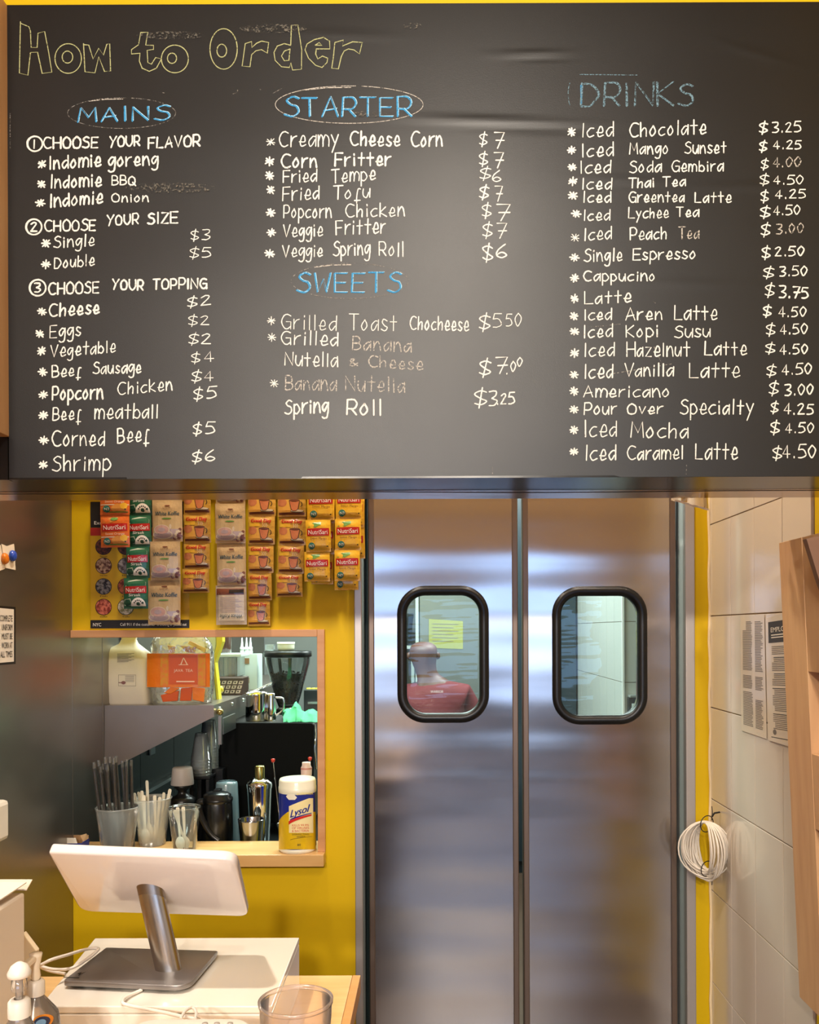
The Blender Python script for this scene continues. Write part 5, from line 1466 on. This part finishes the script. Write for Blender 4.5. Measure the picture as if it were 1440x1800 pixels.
MB().lathe([(.037, .108), (.038, .112), (.038, .132), (0, .134)], cj, mat('jar_lid', '8a8c88', .3, .6), 28).build('jar_lid', t)
SQ = mat('squeeze_white', 'd5e4de', .3, sub=.0, coat=.2)
tray = thing('bottle_caddy', 'white caddy holding the white squeeze bottles on the shelf', 'caddy', (P(432, 1205, 4.0).x, 4.05, zj))
aa, bb_ = P(407, 1150, 4.0), P(452, 1206, 4.0)
m = MB(); m.box(aa.x, bb_.x, 4.0, 4.004, zj, aa.z, SQ).box(aa.x, bb_.x, 4.12, 4.124, zj, aa.z, SQ).box(aa.x, aa.x + .004, 4.004, 4.12, zj, aa.z, SQ).box(bb_.x - .004, bb_.x, 4.004, 4.12, zj, aa.z, SQ).box(aa.x, bb_.x, 4.004, 4.12, zj, zj + .004, SQ)
m.build('tray', tray)
for i, (x, y) in enumerate(((424, 4.04), (432, 4.06), (439, 4.04))):
    c_ = Vector((P(x, 1150, y).x, y + .02, zj + .0045)); zt_ = P(x, 1121, y).z - c_.z
    t = thing('squeeze_bottle', 'white squeeze bottle with pointed nozzle, %s in the white caddy' % ('leftmost', 'middle', 'rightmost')[i], 'bottle', c_, 'white squeeze bottles in the caddy')
    MB().lathe([(0, 0), (.0095, 0), (.0100, .004), (.0100, zt_ - .065), (.008, zt_ - .055)], c_, SQ, 18).build('bottle_body', t)
    MB().lathe([(.010, zt_ - .056), (.010, zt_ - .046), (.006, zt_ - .042), (.0022, zt_), (0, zt_)], c_, SQ, 18).build('nozzle', t)
for py in (1157, 1191):
    aa = P(427, py, 3.999); MB().box(aa.x, aa.x + .03, 3.9985, 3.9999, aa.z - .026, aa.z, mat('caddy_label', 'a07a52', .5)).build('label_card', tray)
aa = P(380, 1212, 3.5)
tag(MB().lathe([(0, -.03), (.012, -.028), (.017, 0), (.012, .028), (0, .03)], aa + Vector((0, 0, -.004)), mat('yellow_pouch', 'd0be3a', .4), 16, Matrix.Rotation(math.radians(75), 3, 'Y')).build('yellow_pouch', org=aa),
    'small yellow pouch lying on the shelf beside the tea bag', 'pouch')

# espresso machine: its black back panel faces the opening
me = thing('espresso_machine', 'black back of the espresso machine under the metal pitchers', 'coffee machine', (P(470, 1400, 3.45).x, 3.6, ZBC))
Ym = 3.42
q = [P(378, 1345, Ym), P(394, 1274, Ym), P(398, 1270, Ym), P(548, 1271, Ym), P(552, 1275, Ym), P(551, 1350, Ym), P(549, 1470, Ym), P(366, 1470, Ym)]
q[-1].z = q[-2].z = ZBC + .03
MB().prism(q, (0, .02, 0), BLKM).build('back_panel', me, bevel=.004)
zt_ = P(470, 1273, Ym).z
MB().box(P(396, 1300, Ym).x, P(548, 1300, Ym).x, Ym + .021, Ym + .36, ZBC + .03, zt_ - .006, KB).build('body', me, bevel=.004)
MB().box(P(394, 1300, Ym).x, P(552, 1300, Ym).x, Ym + .021, Ym + .38, zt_ - .005, zt_, STEELD).build('cup_tray', me)
for x in (P(400, 1300, Ym).x, P(535, 1300, Ym).x):
    MB().lathe([(0, 0), (.018, 0), (.018, .03), (0, .03)], (x, Ym + .08, ZBC), BLKM, 16).build('foot', me)
    MB().lathe([(0, 0), (.018, 0), (.018, .03), (0, .03)], (x, Ym + .3, ZBC), BLKM, 16).build('foot', me)
MB().tube([P(553, 1268, Ym + .06), P(555, 1290, Ym + .04), P(553, 1315, Ym + .03), P(556, 1352, Ym + .03)], .005, CHROME, 8).build('steam_wand', me)
# pitchers
def pitcher(name, lb, px, w_, ytop, Y, m_, taper=1.0, handle=None):
    r_ = w_ / 2 / F * Y; c_ = Vector((P(px, 1270, Y).x, Y, zt_)); h_ = P(px, ytop, Y).z - zt_
    t = thing(name, lb, 'pitcher', c_)
    MB().lathe([(0, .001), (r_ * .93, 0), (r_, .006), (r_ * .98, h_ * .5), (r_ * taper, h_ * .92), (r_ * taper * 1.03, h_), (r_ * taper * .98, h_), (r_ * taper * .95, h_ * .9), (r_ * .9, .01), (0, .008)], c_, m_, 32).build('pitcher_body', t)
    if handle:
        s_ = handle
        MB().tube(cat_rom([c_ + Vector((s_ * r_ * .95, 0, h_ * .85)), c_ + Vector((s_ * (r_ + .03), 0, h_ * .8)), c_ + Vector((s_ * (r_ + .028), 0, h_ * .4)), c_ + Vector((s_ * r_ * .98, 0, h_ * .2))], 5), .004, m_, 8).build('handle', t)
    return c_, r_, h_
c_, r_, h_ = pitcher('milk_pitcher', 'wide steel pitcher with spoons on top of the machine', 452, 40, 1217, Ym + .14, CHROME, 1.0)
for i, (dx, dy_) in enumerate(((.075, .02), (.085, -.01))):
    a = c_ + Vector((-.02, 0, h_ + .002)); b_ = a + Vector((dx, dy_, .03 + .008 * i))
    o = MB().tube([a + Vector((0, 0, -.03 * 0)), b_], [.004, .003], CHROME, 8)
    tag(o.build('spoon', org=a), ('upper' if i else 'lower') + ' steel spoon handle resting across the wide pitcher', 'spoon')
pitcher('small_pitcher', 'narrow steel pitcher between the wide one and the green cloth', 477, 17, 1219, Ym + .13, CHROME, .75, 1)
# green cloth
random.seed(12)
m = MB(); ccx = P(520, 1262, Ym + .12)
def clo(a, b_):
    px = 498 + 62 * a; base = 1274; hump = 33 * math.exp(-((a - .36) / .17) ** 2) + 18 * math.exp(-((a - .05) / .14) ** 2) + 21 * math.exp(-((a - .8) / .24) ** 2)
    t_ = math.sin(math.pi * b_); n_ = noise.noise(Vector((a * 7, b_ * 5, .3)))
    Yq = Ym + .05 + .20 * b_
    p = P(px, base, Yq); z = zt_ + .003 + (hump / F * Yq) * t_ ** .8 * (1 + .3 * n_) * (.85)
    if a > .9: z -= (a - .9) * .0
    return Vector((p.x + .008 * n_, Yq + .02 * n_, z + .004 * abs(noise.noise(Vector((a * 20, b_ * 16, 2))))))
m.grid(clo, 40, 24, mat('green_cloth', '3f9d6a', .85, bump=(60, .001), var=(8, '4aa976', .3)))
tag(m.build('cloth', org=(ccx.x, Ym + .15, zt_)), 'crumpled mint green cloth on top of the machine', 'cloth')

# grinder with bean hopper
Yg = 3.98; gc = Vector((P(506, 1200, Yg).x, Yg, ZBC)); kg = Yg / F
gr = thing('coffee_grinder', 'coffee grinder with a clear hopper half full of dark beans', 'grinder', gc)
zr_ = lambda py: ZC - (py - 1108) * kg - ZBC
HOP = clearmat('hopper_plastic', 'dde2e2', diff=.07, rough=.06, fac=.2, ior=1.35)
MB().lathe([(16 * kg, zr_(1242)), (22 * kg, zr_(1225)), (30 * kg, zr_(1195)), (38 * kg, zr_(1165)), (39 * kg, zr_(1152))], gc, HOP, 32).build('hopper', gr)
MB().lathe([(39 * kg, zr_(1154)), (42 * kg, zr_(1153)), (42 * kg, zr_(1144)), (38 * kg, zr_(1143)), (0, zr_(1142.5))], gc, BLACKP, 32).build('hopper_lid', gr)
MB().box(gc.x - .07, gc.x + .07, Yg - .07, Yg + .09, ZBC + .002, ZBC + zr_(1252), BLKM).build('grinder_body', gr, bevel=.01)
MB().lathe([(20 * kg, zr_(1253)), (20 * kg, zr_(1246)), (14 * kg, zr_(1240))], gc, STEELD, 24).build('throat', gr)
for sg_ in (-1, 1):
    MB().prism([gc + Vector((sg_ * 6 * kg, -32 * kg, zr_(1155))), gc + Vector((sg_ * 12 * kg, -30 * kg, zr_(1155))), gc + Vector((sg_ * 6 * kg, -14 * kg, zr_(1236))), gc + Vector((sg_ * 3 * kg, -15 * kg, zr_(1236)))], (0, .003, 0), mat('hopper_rib', '30343a', .3)).build('hopper_rib', gr)
# beans: real bean-shaped pieces filling the lower hopper
bean = mat('coffee_bean', '3a241a', .35, var=(60, '4a2e20', .3)); m = MB(); random.seed(30)
ov = [(math.cos(a) , math.sin(a)) for a in [i * math.pi / 3 for i in range(6)]]
for i in range(620):
    hh_ = random.uniform(0, 1) ** .8; z = zr_(1238) + (zr_(1180) - zr_(1238)) * hh_; R_ = (16 + 18 * hh_) * kg - .006
    a = random.uniform(0, 2 * math.pi); rr_ = R_ * (random.uniform(.80, 1) if hh_ < .93 else random.uniform(0, 1) ** .5)
    p = gc + Vector((rr_ * math.cos(a), rr_ * math.sin(a), z)); M = Matrix.Translation(p) @ Matrix.Rotation(random.uniform(0, 6), 4, Vector((random.random() - .5, random.random() - .5, random.random() - .5)).normalized())
    vs = [(0, 0, .003), (0, 0, -.003)] + [(x * .0062, y * .0045, 0) for x, y in ov]
    m.add(vs, [(0, 2 + k_, 2 + (k_ + 1) % 6) for k_ in range(6)] + [(1, 2 + (k_ + 1) % 6, 2 + k_) for k_ in range(6)], bean, True, M)
o = m.build('coffee_beans', gr); o['kind'] = 'stuff'
MB().lathe([(0, zr_(1236)), (14 * kg - .008, zr_(1237)), (32 * kg - .012, zr_(1184)), (0, zr_(1183))], gc, mat('bean_core', '2a1a12', .7), 20).build('bean_core', gr)
cl = gc + Vector((-3 * kg, 0, zr_(1142)))
t = thing('lid_tub', 'small white tub standing on the grinder lid', 'tub', cl)
MB().lathe([(0, 0), (14 * kg, 0), (15 * kg, .01), (15 * kg, .03)], cl, mat('tub_white', 'dfe2cc', .4), 24).build('tub_body', t)
MB().lathe([(15.5 * kg, .03), (15.5 * kg, .038), (0, .039)], cl, mat('tub_lid', 'e8ead8', .35), 24).build('tub_lid', t)
cl = gc + Vector((-30 * kg, -.01, zr_(1142)))
tag(MB().box(cl.x - .02, cl.x + .02, cl.y - .02, cl.y + .02, cl.z, cl.z + .028, clearmat('bin_clear', 'e8f0f0', diff=.25)).build('clear_box', org=cl, bevel=.002), 'tiny clear box on the grinder lid, left of the white tub', 'box')
# dark gear right of the grinder
o, a, b_ = lbox('second_machine', 'dark grey appliance partly hidden behind the opening edge', 'appliance', 534, 592, 1213, 1300, 4.13, .25, mat('dark_grey', '2e3234', .4), z0=ZBC)
MB().box(a.x + .02, b_.x, 4.126, 4.13, P(540, 1240, 4.05).z, P(540, 1236, 4.05).z, SC).build('trim_strip', o)
for i in range(3):
    MB().lathe([(.012, 0), (.012, .006), (0, .007)], (P(543 + 8 * i, 1206, 4.2).x, 4.2, a.z), mat('dish_yellow', 'c8b83c', .4), 14).build('knob', o)

# cup stacks on a black dispenser
Ys = 3.30; ks = Ys / F
dp = thing('cup_dispenser', 'black dispenser frame under the two upside-down cup stacks', 'dispenser', (P(360, 1400, Ys).x, Ys, ZBC))
zt1 = P(354, 1362, Ys).z
MB().box(P(336, 1400, Ys).x, P(374, 1400, Ys).x, Ys - .04, Ys + .05, zt1 - .012, zt1, BLACKP).build('deck', dp, bevel=.003)
for px in (341, 355, 369):
    MB().box(P(px - 3.5, 1400, Ys).x, P(px + 3.5, 1400, Ys).x, Ys - .035, Ys + .03, ZBC, zt1 - .0125, BLACKP).build('post', dp, bevel=.003)
MB().box(P(375, 1400, Ys).x - .03, P(386, 1400, Ys).x, Ys + .052, Ys + .112, ZBC, zt1 + .014, BLACKP).build('rear_block', dp, bevel=.003)
CUPM = clearmat('cup_plastic', 'f4f7f7', diff=.16, rough=.08, fac=.8)
def stack(px, Y, z0, n_, rb, rt_, h_, lb, grp):
    c_ = Vector((P(px, 1362, Y).x, Y, z0)); t0 = None
    for i in range(n_):
        if t0 is None:
            t0 = tag(MB().lathe([(rb, 0), (rb + .001, .002), (rb, .004), (rb - .0005, .0042), (rt_ + .001, h_ - .003), (rt_ - .001, h_), (rt_ - .005, h_), (0, h_ - .002)], c_, CUPM, 24).build('plastic_cup', org=c_), 'bottom clear cup of ' + lb, 'cup', grp)
        else:
            o = t0.copy(); COL.objects.link(o); o.location = c_ + Vector((0, 0, .0115 * i)); o['label'] = ORD[i] + ' clear cup from the bottom of ' + lb
stack(354, Ys, zt1, 6, 18 * ks, 10 * ks, .105, 'the front upside-down stack', 'cups of the front upside-down stack')
stack(368, Ys + .078, zt1 + .014, 8, 17 * ks, 11 * ks, .11, 'the taller upside-down stack behind', 'cups of the rear upside-down stack')
# grey mug turned over on a black tamper jar
Yj2 = 3.16; cj = Vector((P(321, 1440, Yj2).x, Yj2, ZBC)); kj = Yj2 / F; zz = lambda py: ZC - (py - 1108) * kj - ZBC
t = thing('black_canister', 'squat black canister with a waisted lid under the grey cup', 'canister', cj)
MB().lathe([(0, 0), (20 * kj, 0), (21 * kj, .01), (21 * kj, zz(1415)), (20 * kj, zz(1408))], cj, BLACKP, 32).build('canister_body', t)
MB().lathe([(21.5 * kj, zz(1409)), (21.5 * kj, zz(1402)), (16 * kj, zz(1398)), (9 * kj, zz(1394)), (7 * kj, zz(1388)), (14 * kj, zz(1382)), (15 * kj, zz(1378)), (0, zz(1377.5))], cj, BLACKP, 32).build('lid', t)
cu = cj + Vector((0, 0, zz(1377)))
tag(MB().lathe([(19.5 * kj, 0), (20 * kj, .002), (17 * kj, .060), (15.5 * kj, .064), (0, .0645)], cu, mat('cup_grey', '9c9490', .5), 32).build('grey_cup', org=cu), 'grey paper cup turned upside down on the black canister', 'cup')
# pale blue tumbler upside down
Yb2 = 3.24; cb2 = Vector((P(399, 1440, Yb2).x, Yb2, ZBC)); kb = Yb2 / F
tag(MB().lathe([(23 * kb, 0), (23.2 * kb, .003), (19 * kb, (1466 - 1364) * kb), (17.5 * kb, (1466 - 1360) * kb), (0, (1466 - 1359) * kb)], cb2, clearmat('tumbler_blue', 'a9c4cc', diff=.8, rough=.15), 32).build('tumbler', org=cb2), 'pale blue tumbler upside down behind the black jug', 'tumbler')
# black vacuum jug
Yv = 3.10; cv = Vector((P(382, 1440, Yv).x, Yv, ZBC)); kv = Yv / F; zv = lambda py: ZC - (py - 1108) * kv - ZBC
t = thing('vacuum_jug', 'black insulated jug with a broad handle, just behind the sill', 'jug', cv)
BG = mat('jug_black', '0b0c0e', .3, coat=.15)
MB().lathe([(0, 0), (26 * kv, 0), (27 * kv, .01), (27 * kv, zv(1440)), (26 * kv, zv(1412)), (25 * kv, zv(1408))], cv, BG, 36).build('jug_body', t)
MB().lathe([(26 * kv, zv(1408)), (27 * kv, zv(1405)), (27 * kv, zv(1401)), (24 * kv, zv(1399)), (24 * kv, zv(1395)), (18 * kv, zv(1391)), (8 * kv, zv(1389)), (0, zv(1388.5))], cv, BG, 36).build('lid', t)
MB().box(cv.x - .012, cv.x + .012, cv.y - .01, cv.y + .03, ZBC + zv(1390), ZBC + zv(1386), BG).build('lid_button', t, bevel=.003)
hp = [(358, 1409, 8), (350, 1412, 8), (352, 1430, 8), (360, 1450, 8), (372, 1468, 8), (384, 1478, 8)]
path = cat_rom([P(x, y, Yv - .052 + .0) for x, y, _ in hp], 5)
MB().tube(path, .0125, BG, 10).build('handle', t)
# cocktail shaker and tin
Yk = 3.13; kk = Yk / F
def zk(py): return ZC - (py - 1108) * kk - ZBC
cs = Vector((P(454, 1440, Yk).x, Yk + .03, ZBC))
t = thing('cocktail_shaker', 'polished steel cocktail shaker with a gold cap behind the sill', 'shaker', cs)
MB().lathe([(0, 0), (16 * kk, 0), (17 * kk, .01), (22 * kk, zk(1384))], cs, CHROME, 36).build('shaker_body', t)
MB().lathe([(22.6 * kk, zk(1386)), (23 * kk, zk(1380)), (22 * kk, zk(1376)), (16 * kk, zk(1371)), (11 * kk, zk(1369))], cs, CHROME, 36).build('shoulder', t)
MB().lathe([(9 * kk, zk(1371)), (9 * kk, zk(1350)), (8 * kk, zk(1347)), (0, zk(1346.5))], cs, mat('gold_cap', 'b8ad6c', .2, 1), 28).build('cap', t)
cs = Vector((P(442, 1440, 3.07).x, 3.065, ZBC)); k7 = 3.065 / F
tag(MB().lathe([(0, 0), (17 * k7, 0), (17 * k7, .006), (22.5 * k7, (1470 - 1421) * k7 + .02), (23 * k7, (1470 - 1419) * k7 + .022), (22 * k7, (1470 - 1420) * k7 + .02), (16 * k7, .012), (0, .01)], cs, mat('tin_steel', '9a9a9c', .15, 1), 36).build('mixing_tin', org=cs), 'open steel mixing tin in front of the shaker', 'tin')
# dark holder with red tipped picks, capped bottle
ch = Vector((P(497, 1440, 3.10).x, 3.10, ZBC))
t = thing('pick_holder', 'small steel jigger behind the wipes canister', 'jigger', ch)
MB().lathe([(0, 0), (.022, 0), (.024, .03), (.010, .055), (.022, .10), (.023, .102), (.021, .10)], ch, CHROME, 24).build('cup', t)
for i, (a, b_) in enumerate((((490, 1372, 3.08), (480, 1337, 3.08)), ((548, 1360, 3.16), (545, 1334, 3.16)))):
    p, q_ = P(*a), P(*b_)
    p = Vector((ch.x, ch.y, ch.z + .012)) if i == 0 else Vector((p.x, p.y, ZBC))
    t = thing('stirrer', ('steel stirrer with a red tip left of the wipes canister', 'steel stirrer with a red ball behind the bottle cap')[i], 'stirrer', p)
    MB().tube([p, q_], .0016, CHROME, 6).build('rod', t)
    MB().lathe([(0, -.007), (.005, -.006), (.0075, 0), (.007, .006), (0, .008)], q_, mat('red_tip', 'c03a2a', .35), 14).build('tip', t)
cbt = Vector((P(539, 1440, 3.09).x, 3.09, ZBC)); k8 = 3.09 / F; z8 = lambda py: ZC - (py - 1108) * k8 - ZBC
t = thing('capped_bottle', 'clear bottle with a pink and white cap behind the wipes canister', 'bottle', cbt)
MB().lathe([(0, 0), (.026, 0), (.027, .01), (.027, z8(1385)), (.016, z8(1366)), (.012, z8(1360))], cbt, clearmat('bottle_grey', 'b9c4c0', diff=.3), 24).build('bottle_body', t)
MB().lathe([(9.5 * k8, z8(1362)), (9.8 * k8, z8(1352)), (8.5 * k8, z8(1346)), (7.5 * k8, z8(1344)), (7.5 * k8, z8(1339)), (0, z8(1338))], cbt, mat('pink_cap', 'dfc4ba', .35), 20).build('cap', t)
MB().lathe([(9.9 * k8, z8(1351)), (9.9 * k8, z8(1348))], cbt, mat('pink_band', 'c98a80', .4), 20).build('cap_band', t)

# ---------------------------------------------------------------- kitchen seen through the door windows
Yf = 5.55
fr_ = thing('upright_fridge', 'tall grey steel fridge seen through the left door window', 'fridge', (P(790, 1200, Yf).x, 5.8, 0))
xa, xb_ = P(737, 1200, Yf).x, P(868, 1200, Yf).x
FS = mat('fridge_steel', '7e8482', .4, .7, rvar=.05)
MB().box(xa, xb_, Yf + .02, 6.08, .05, 2.1, FS).build('cabinet', fr_, bevel=.004)
MB().box(xa + .004, xb_ - .004, Yf, Yf + .019, .2, 2.06, FS).build('door', fr_, bevel=.004)
MB().box(P(731, 1200, Yf).x, xa - .002, Yf + .0, 6.08, 0.05, 2.3, mat('pale_post', 'aab4b2', .4)).build('side_post', fr_)
MB().tube([(xb_ - .05, Yf - .03, .9), (xb_ - .05, Yf - .03, 1.3)], .01, CHROME, 8).build('handle', fr_)
for x in (xa + .05, xb_ - .05): MB().lathe([(0, 0), (.02, 0), (.02, .05), (0, .05)], (x, Yf + .2, 0), BLACKP, 12).build('foot', fr_)
q = [P(754, 1088, Yf - .003), P(814, 1092, Yf - .003), P(814, 1141, Yf - .003), P(754, 1139, Yf - .003)]
t = thing('yellow_notice', 'pale yellow sheet taped to the grey fridge', 'notice', q[3])
MB().prism(q, (0, .0012, 0), mat('notice_yellow', '8a8b48', .6)).build('sheet', t)
m = MB()
for i in range(6): m.add([P(760, 1096 + i * 6, Yf - .0045), P(806 - 9 * (i % 2), 1097 + i * 6, Yf - .0045), P(806 - 9 * (i % 2), 1098 + i * 6, Yf - .0045), P(760, 1097 + i * 6, Yf - .0045)], [(0, 1, 2, 3)], GI)
m.build('printed_lines', t)
xc = P(700, 1200, 5.6).x; xd_ = P(729, 1200, 5.6).x
kr = thing('kitchen_rack', 'kitchen rack with a dark bin, left of the fridge', 'rack', ((xc + xd_) / 2, 5.8, 0))
for z in (.5, 1.0, P(720, 1135, 5.6).z): MB().box(xc - .3, xd_, 5.6, 5.98, z - .02, z, mat('rack_pale', 'a9b4b4', .4)).build('shelf_board', kr)
for x in (xc - .29, xd_ - .012):
    for y in (5.61, 5.96): MB().box(x - .01, x + .01, y - .01, y + .01, 0, P(720, 1135, 5.6).z - .021, mat('rack_pale', 'a9b4b4', .4)).build('post', kr)
zz_ = P(720, 1135, 5.6).z
o = MB(); zt2 = P(722, 1078, 5.65).z
cbn = Vector((P(699, 1135, 5.75).x, 5.79, zz_)); o.lathe([(0, 0), (.09, 0), (.105, zt2 - zz_ - .03), (.108, zt2 - zz_ - .028), (.108, zt2 - zz_), (0, zt2 - zz_ + .003)], cbn, mat('bin_grey', '4d5356', .4), 28)
tag(o.build('grey_bin', org=cbn), 'dark grey lidded bin on the kitchen rack, left of the fridge', 'bin')
kc = thing('added_cabinet', 'added dark cabinet that darkens the gap between the two doors', 'cabinet', (P(950, 1200, 5.6).x, 5.8, 0))  # added behind the doors so the centre gap looks dark
xa2, xb2_ = P(884, 1200, 5.6).x, P(1014, 1200, 5.6).x
MB().box(xa2, xb2_, 5.62, 6.08, 0, 2.7, mat('cabinet_dark', '1a2329', .4)).build('carcass', kc, bevel=.003)
for k_ in range(2):
    xm = (xa2 + xb2_) / 2; x0_, x1_ = (xa2 + .004, xm - .002) if k_ == 0 else (xm + .002, xb2_ - .004)
    dd_ = MB().box(x0_, x1_, 5.6, 5.619, .08, 2.68, mat('cabinet_door', '1f2b32', .35)).build('door', kc, bevel=.003)
    hxx = xm + (-.03 if k_ == 0 else .03); MB().tube([(hxx, 5.58, 1.0), (hxx, 5.58, 1.2)], .006, CHROME, 8).build('handle', dd_)
# white dispenser just inside the left edge
p = PX(8, 1436, XL + .03)
tag(MB().box(XL + .0005, XL + .045, p.y - .2, p.y, PX(8, 1474, XL + .03).z, PX(8, 1404, XL + .03).z, mat('dispenser_white', 'ddd3c4', .4)).build('dispenser', org=p, bevel=.012), 'edge of a white dispenser on the steel partition at the far left', 'dispenser')
# dark wall-mounted device at the right window
aa = P(1105, 1226, 4.24); bb_ = P(1128, 1262, 4.24)
t = thing('wall_device', 'dark wall device with a small screen on the white tiles behind the right door', 'device', (aa.x + .03, 4.26, bb_.z))
MB().box(aa.x, bb_.x, 4.24, 4.278, bb_.z, aa.z, mat('device_dark', '23262a', .35)).build('casing', t, bevel=.004)
MB().box(aa.x + .016, bb_.x - .01, 4.2385, 4.24, bb_.z + .03, aa.z - .03, mat('device_screen', 'cfe0e0', .2)).build('screen', t)
MB().box(aa.x + .004, bb_.x + .004, 4.22, 4.275, aa.z, aa.z + .012, mat('device_lid', '7d8280', .35)).build('lid', t, bevel=.002)

# ---------------------------------------------------------------- person in the kitchen, back to the doors
Yp2 = 4.75
def skin_obj(name, parent, joints, edges, m_, sub=2, root=0):
    me_ = bpy.data.meshes.new(name); og = ORG[parent.name]
    me_.from_pydata([Vector(j[:3]) - og for j in joints], edges, [])
    o = bpy.data.objects.new(name, me_); COL.objects.link(o); o.parent = parent; ORG[o.name] = og
    sm = o.modifiers.new('skin', 'SKIN'); sm.use_smooth_shade = True
    for i, j in enumerate(joints):
        v_ = me_.skin_vertices[0].data[i]; v_.radius = j[3] if isinstance(j[3], tuple) else (j[3], j[3]); v_.use_root = (i == root)
    o.modifiers.new('sub', 'SUBSURF').levels = sub; o.modifiers['sub'].render_levels = sub
    me_.materials.append(m_)
    return o
bxx = P(770, 1300, Yp2).x; hx = P(744, 1140, Yp2).x; top = P(744, 1117, Yp2).z
hz = top - .115
pe = thing('person', 'person in a dark red t-shirt seen from behind through the left door window', 'person', (bxx, Yp2, 0))
SKN = mat('skin_brown', '47291f', .5, var=(12, '583830', .3)); SHR = mat('shirt_red', '540f18', .8, bump=(14, .004), var=(5, '64161f', .3)); PNT = mat('trouser_teal', '1f5a55', .8, bump=(12, .003))
J = []; E_ = []
def jn(x, y, z, r_, frm=None):
    J.append((bxx + x, Yp2 + y, z, r_)); 
    if frm is not None: E_.append((frm, len(J) - 1))
    return len(J) - 1
pv = jn(0, 0, .82, (.15, .11)); ws = jn(0, 0, .96, (.135, .10), pv); ch_ = jn(-.01, .0, 1.14, (.165, .105), ws); nk0 = jn(-.02, .01, 1.27, (.09, .07), ch_)
nk = jn((hx - bxx) * .7, .02, 1.34, .052, nk0); h0 = jn((hx - bxx) * .92, .025, hz - .035, .072, nk); h1 = jn(hx - bxx, .02, hz + .02, (.078, .092), h0); h2 = jn(hx - bxx, .0, top - .035, (.062, .075), h1)
hands = []
for s_ in (-1, 1):
    sh_ = jn(s_ * .155 - .02, .0, 1.245, .055, nk0); el = jn(s_ * .25, .04, 1.0, .042, sh_); wr = jn(s_ * .20, .22, .90, .028, el); pa = jn(s_ * .18, .29, .89, (.036, .020), wr)
    for k_, (dx, ln_) in enumerate(((-.026, .065), (-.009, .078), (.009, .072), (.026, .056))):
        a_ = jn(s_ * .18 + dx, .33, .885, .0085, pa); b2 = jn(s_ * .18 + dx * 1.1, .33 + ln_ * .5, .875, .008, a_); jn(s_ * .18 + dx * 1.1, .33 + ln_ * .9, .855, .007, b2)
    th_ = jn(s_ * .18 - s_ * .045, .275, .885, .010, pa); jn(s_ * .18 - s_ * .06, .31, .872, .009, th_)
    hp_ = jn(s_ * .09, 0, .76, .085, pv); kn = jn(s_ * .10, .015, .44, .058, hp_); an = jn(s_ * .10, -.01, .09, .038, kn); jn(s_ * .105, .12, .035, (.04, .028), an)
skin_obj('body', pe, J, E_, SKN)
# t-shirt and trousers follow the body a little outside it
J2, E2, JJ, EE = J, E_, [], []
J = []; E_ = []
a0_ = jn(0, 0, .90, (.172, .135)); a1_ = jn(0, 0, 1.0, (.160, .125), a0_); a2_ = jn(-.01, 0, 1.14, (.188, .128), a1_); a3_ = jn(-.02, .01, 1.262, (.13, .088), a2_); jn((hx - bxx) * .45, .015, 1.30, .066, a3_)
for s_ in (-1, 1):
    sh_ = jn(s_ * .16 - .02, .0, 1.245, .070, a3_); jn(s_ * .225, .022, 1.09, .060, sh_)
skin_obj('t_shirt', pe, J, E_, SHR)
J = []; E_ = []
a0_ = jn(0, 0, .88, (.165, .128))
for s_ in (-1, 1):
    h_ = jn(s_ * .092, 0, .76, .10, a0_); k9 = jn(s_ * .10, .015, .44, .074, h_); jn(s_ * .10, -.01, .11, .062, k9)
skin_obj('trousers', pe, J, E_, PNT)
for s_ in (-1, 1):
    MB().lathe([(0, -.02), (.012, -.014), (.015, 0), (.012, .016), (0, .022)], (hx + s_ * .080, Yp2 + .03, hz), SKN, 12).build('ear', pe)
    MB().lathe([(0, -.008), (.010, 0), (0, .008)], (hx + s_ * .032, Yp2 + .105, hz + .01), mat('eye_white', 'e8e4dc', .2), 12).build('eye', pe)
    MB().box(bxx + s_ * .105 - .045, bxx + s_ * .105 + .045, Yp2 - .07, Yp2 + .19, 0, .07, BLACKP).build('shoe', pe, bevel=.02)
MB().lathe([(0, -.025), (.014, -.018), (.010, .0), (.005, .02), (0, .026)], (hx, Yp2 + .118, hz - .015), SKN, 12).build('nose', pe)
MB().box(hx - .024, hx + .024, Yp2 + .095, Yp2 + .108, hz - .062, hz - .050, mat('lips', '6e3a34', .5)).build('mouth', pe, bevel=.004)
m = MB(); k9 = Yp2 / F; p = P(757, 1218, Yp2 - .152)
m.text('WARIOR', Matrix.Translation(p), .02, mat('shirt_print', 'd8ccd0', .7), width=22 * k9, align='L')
m.build('shirt_print', pe)
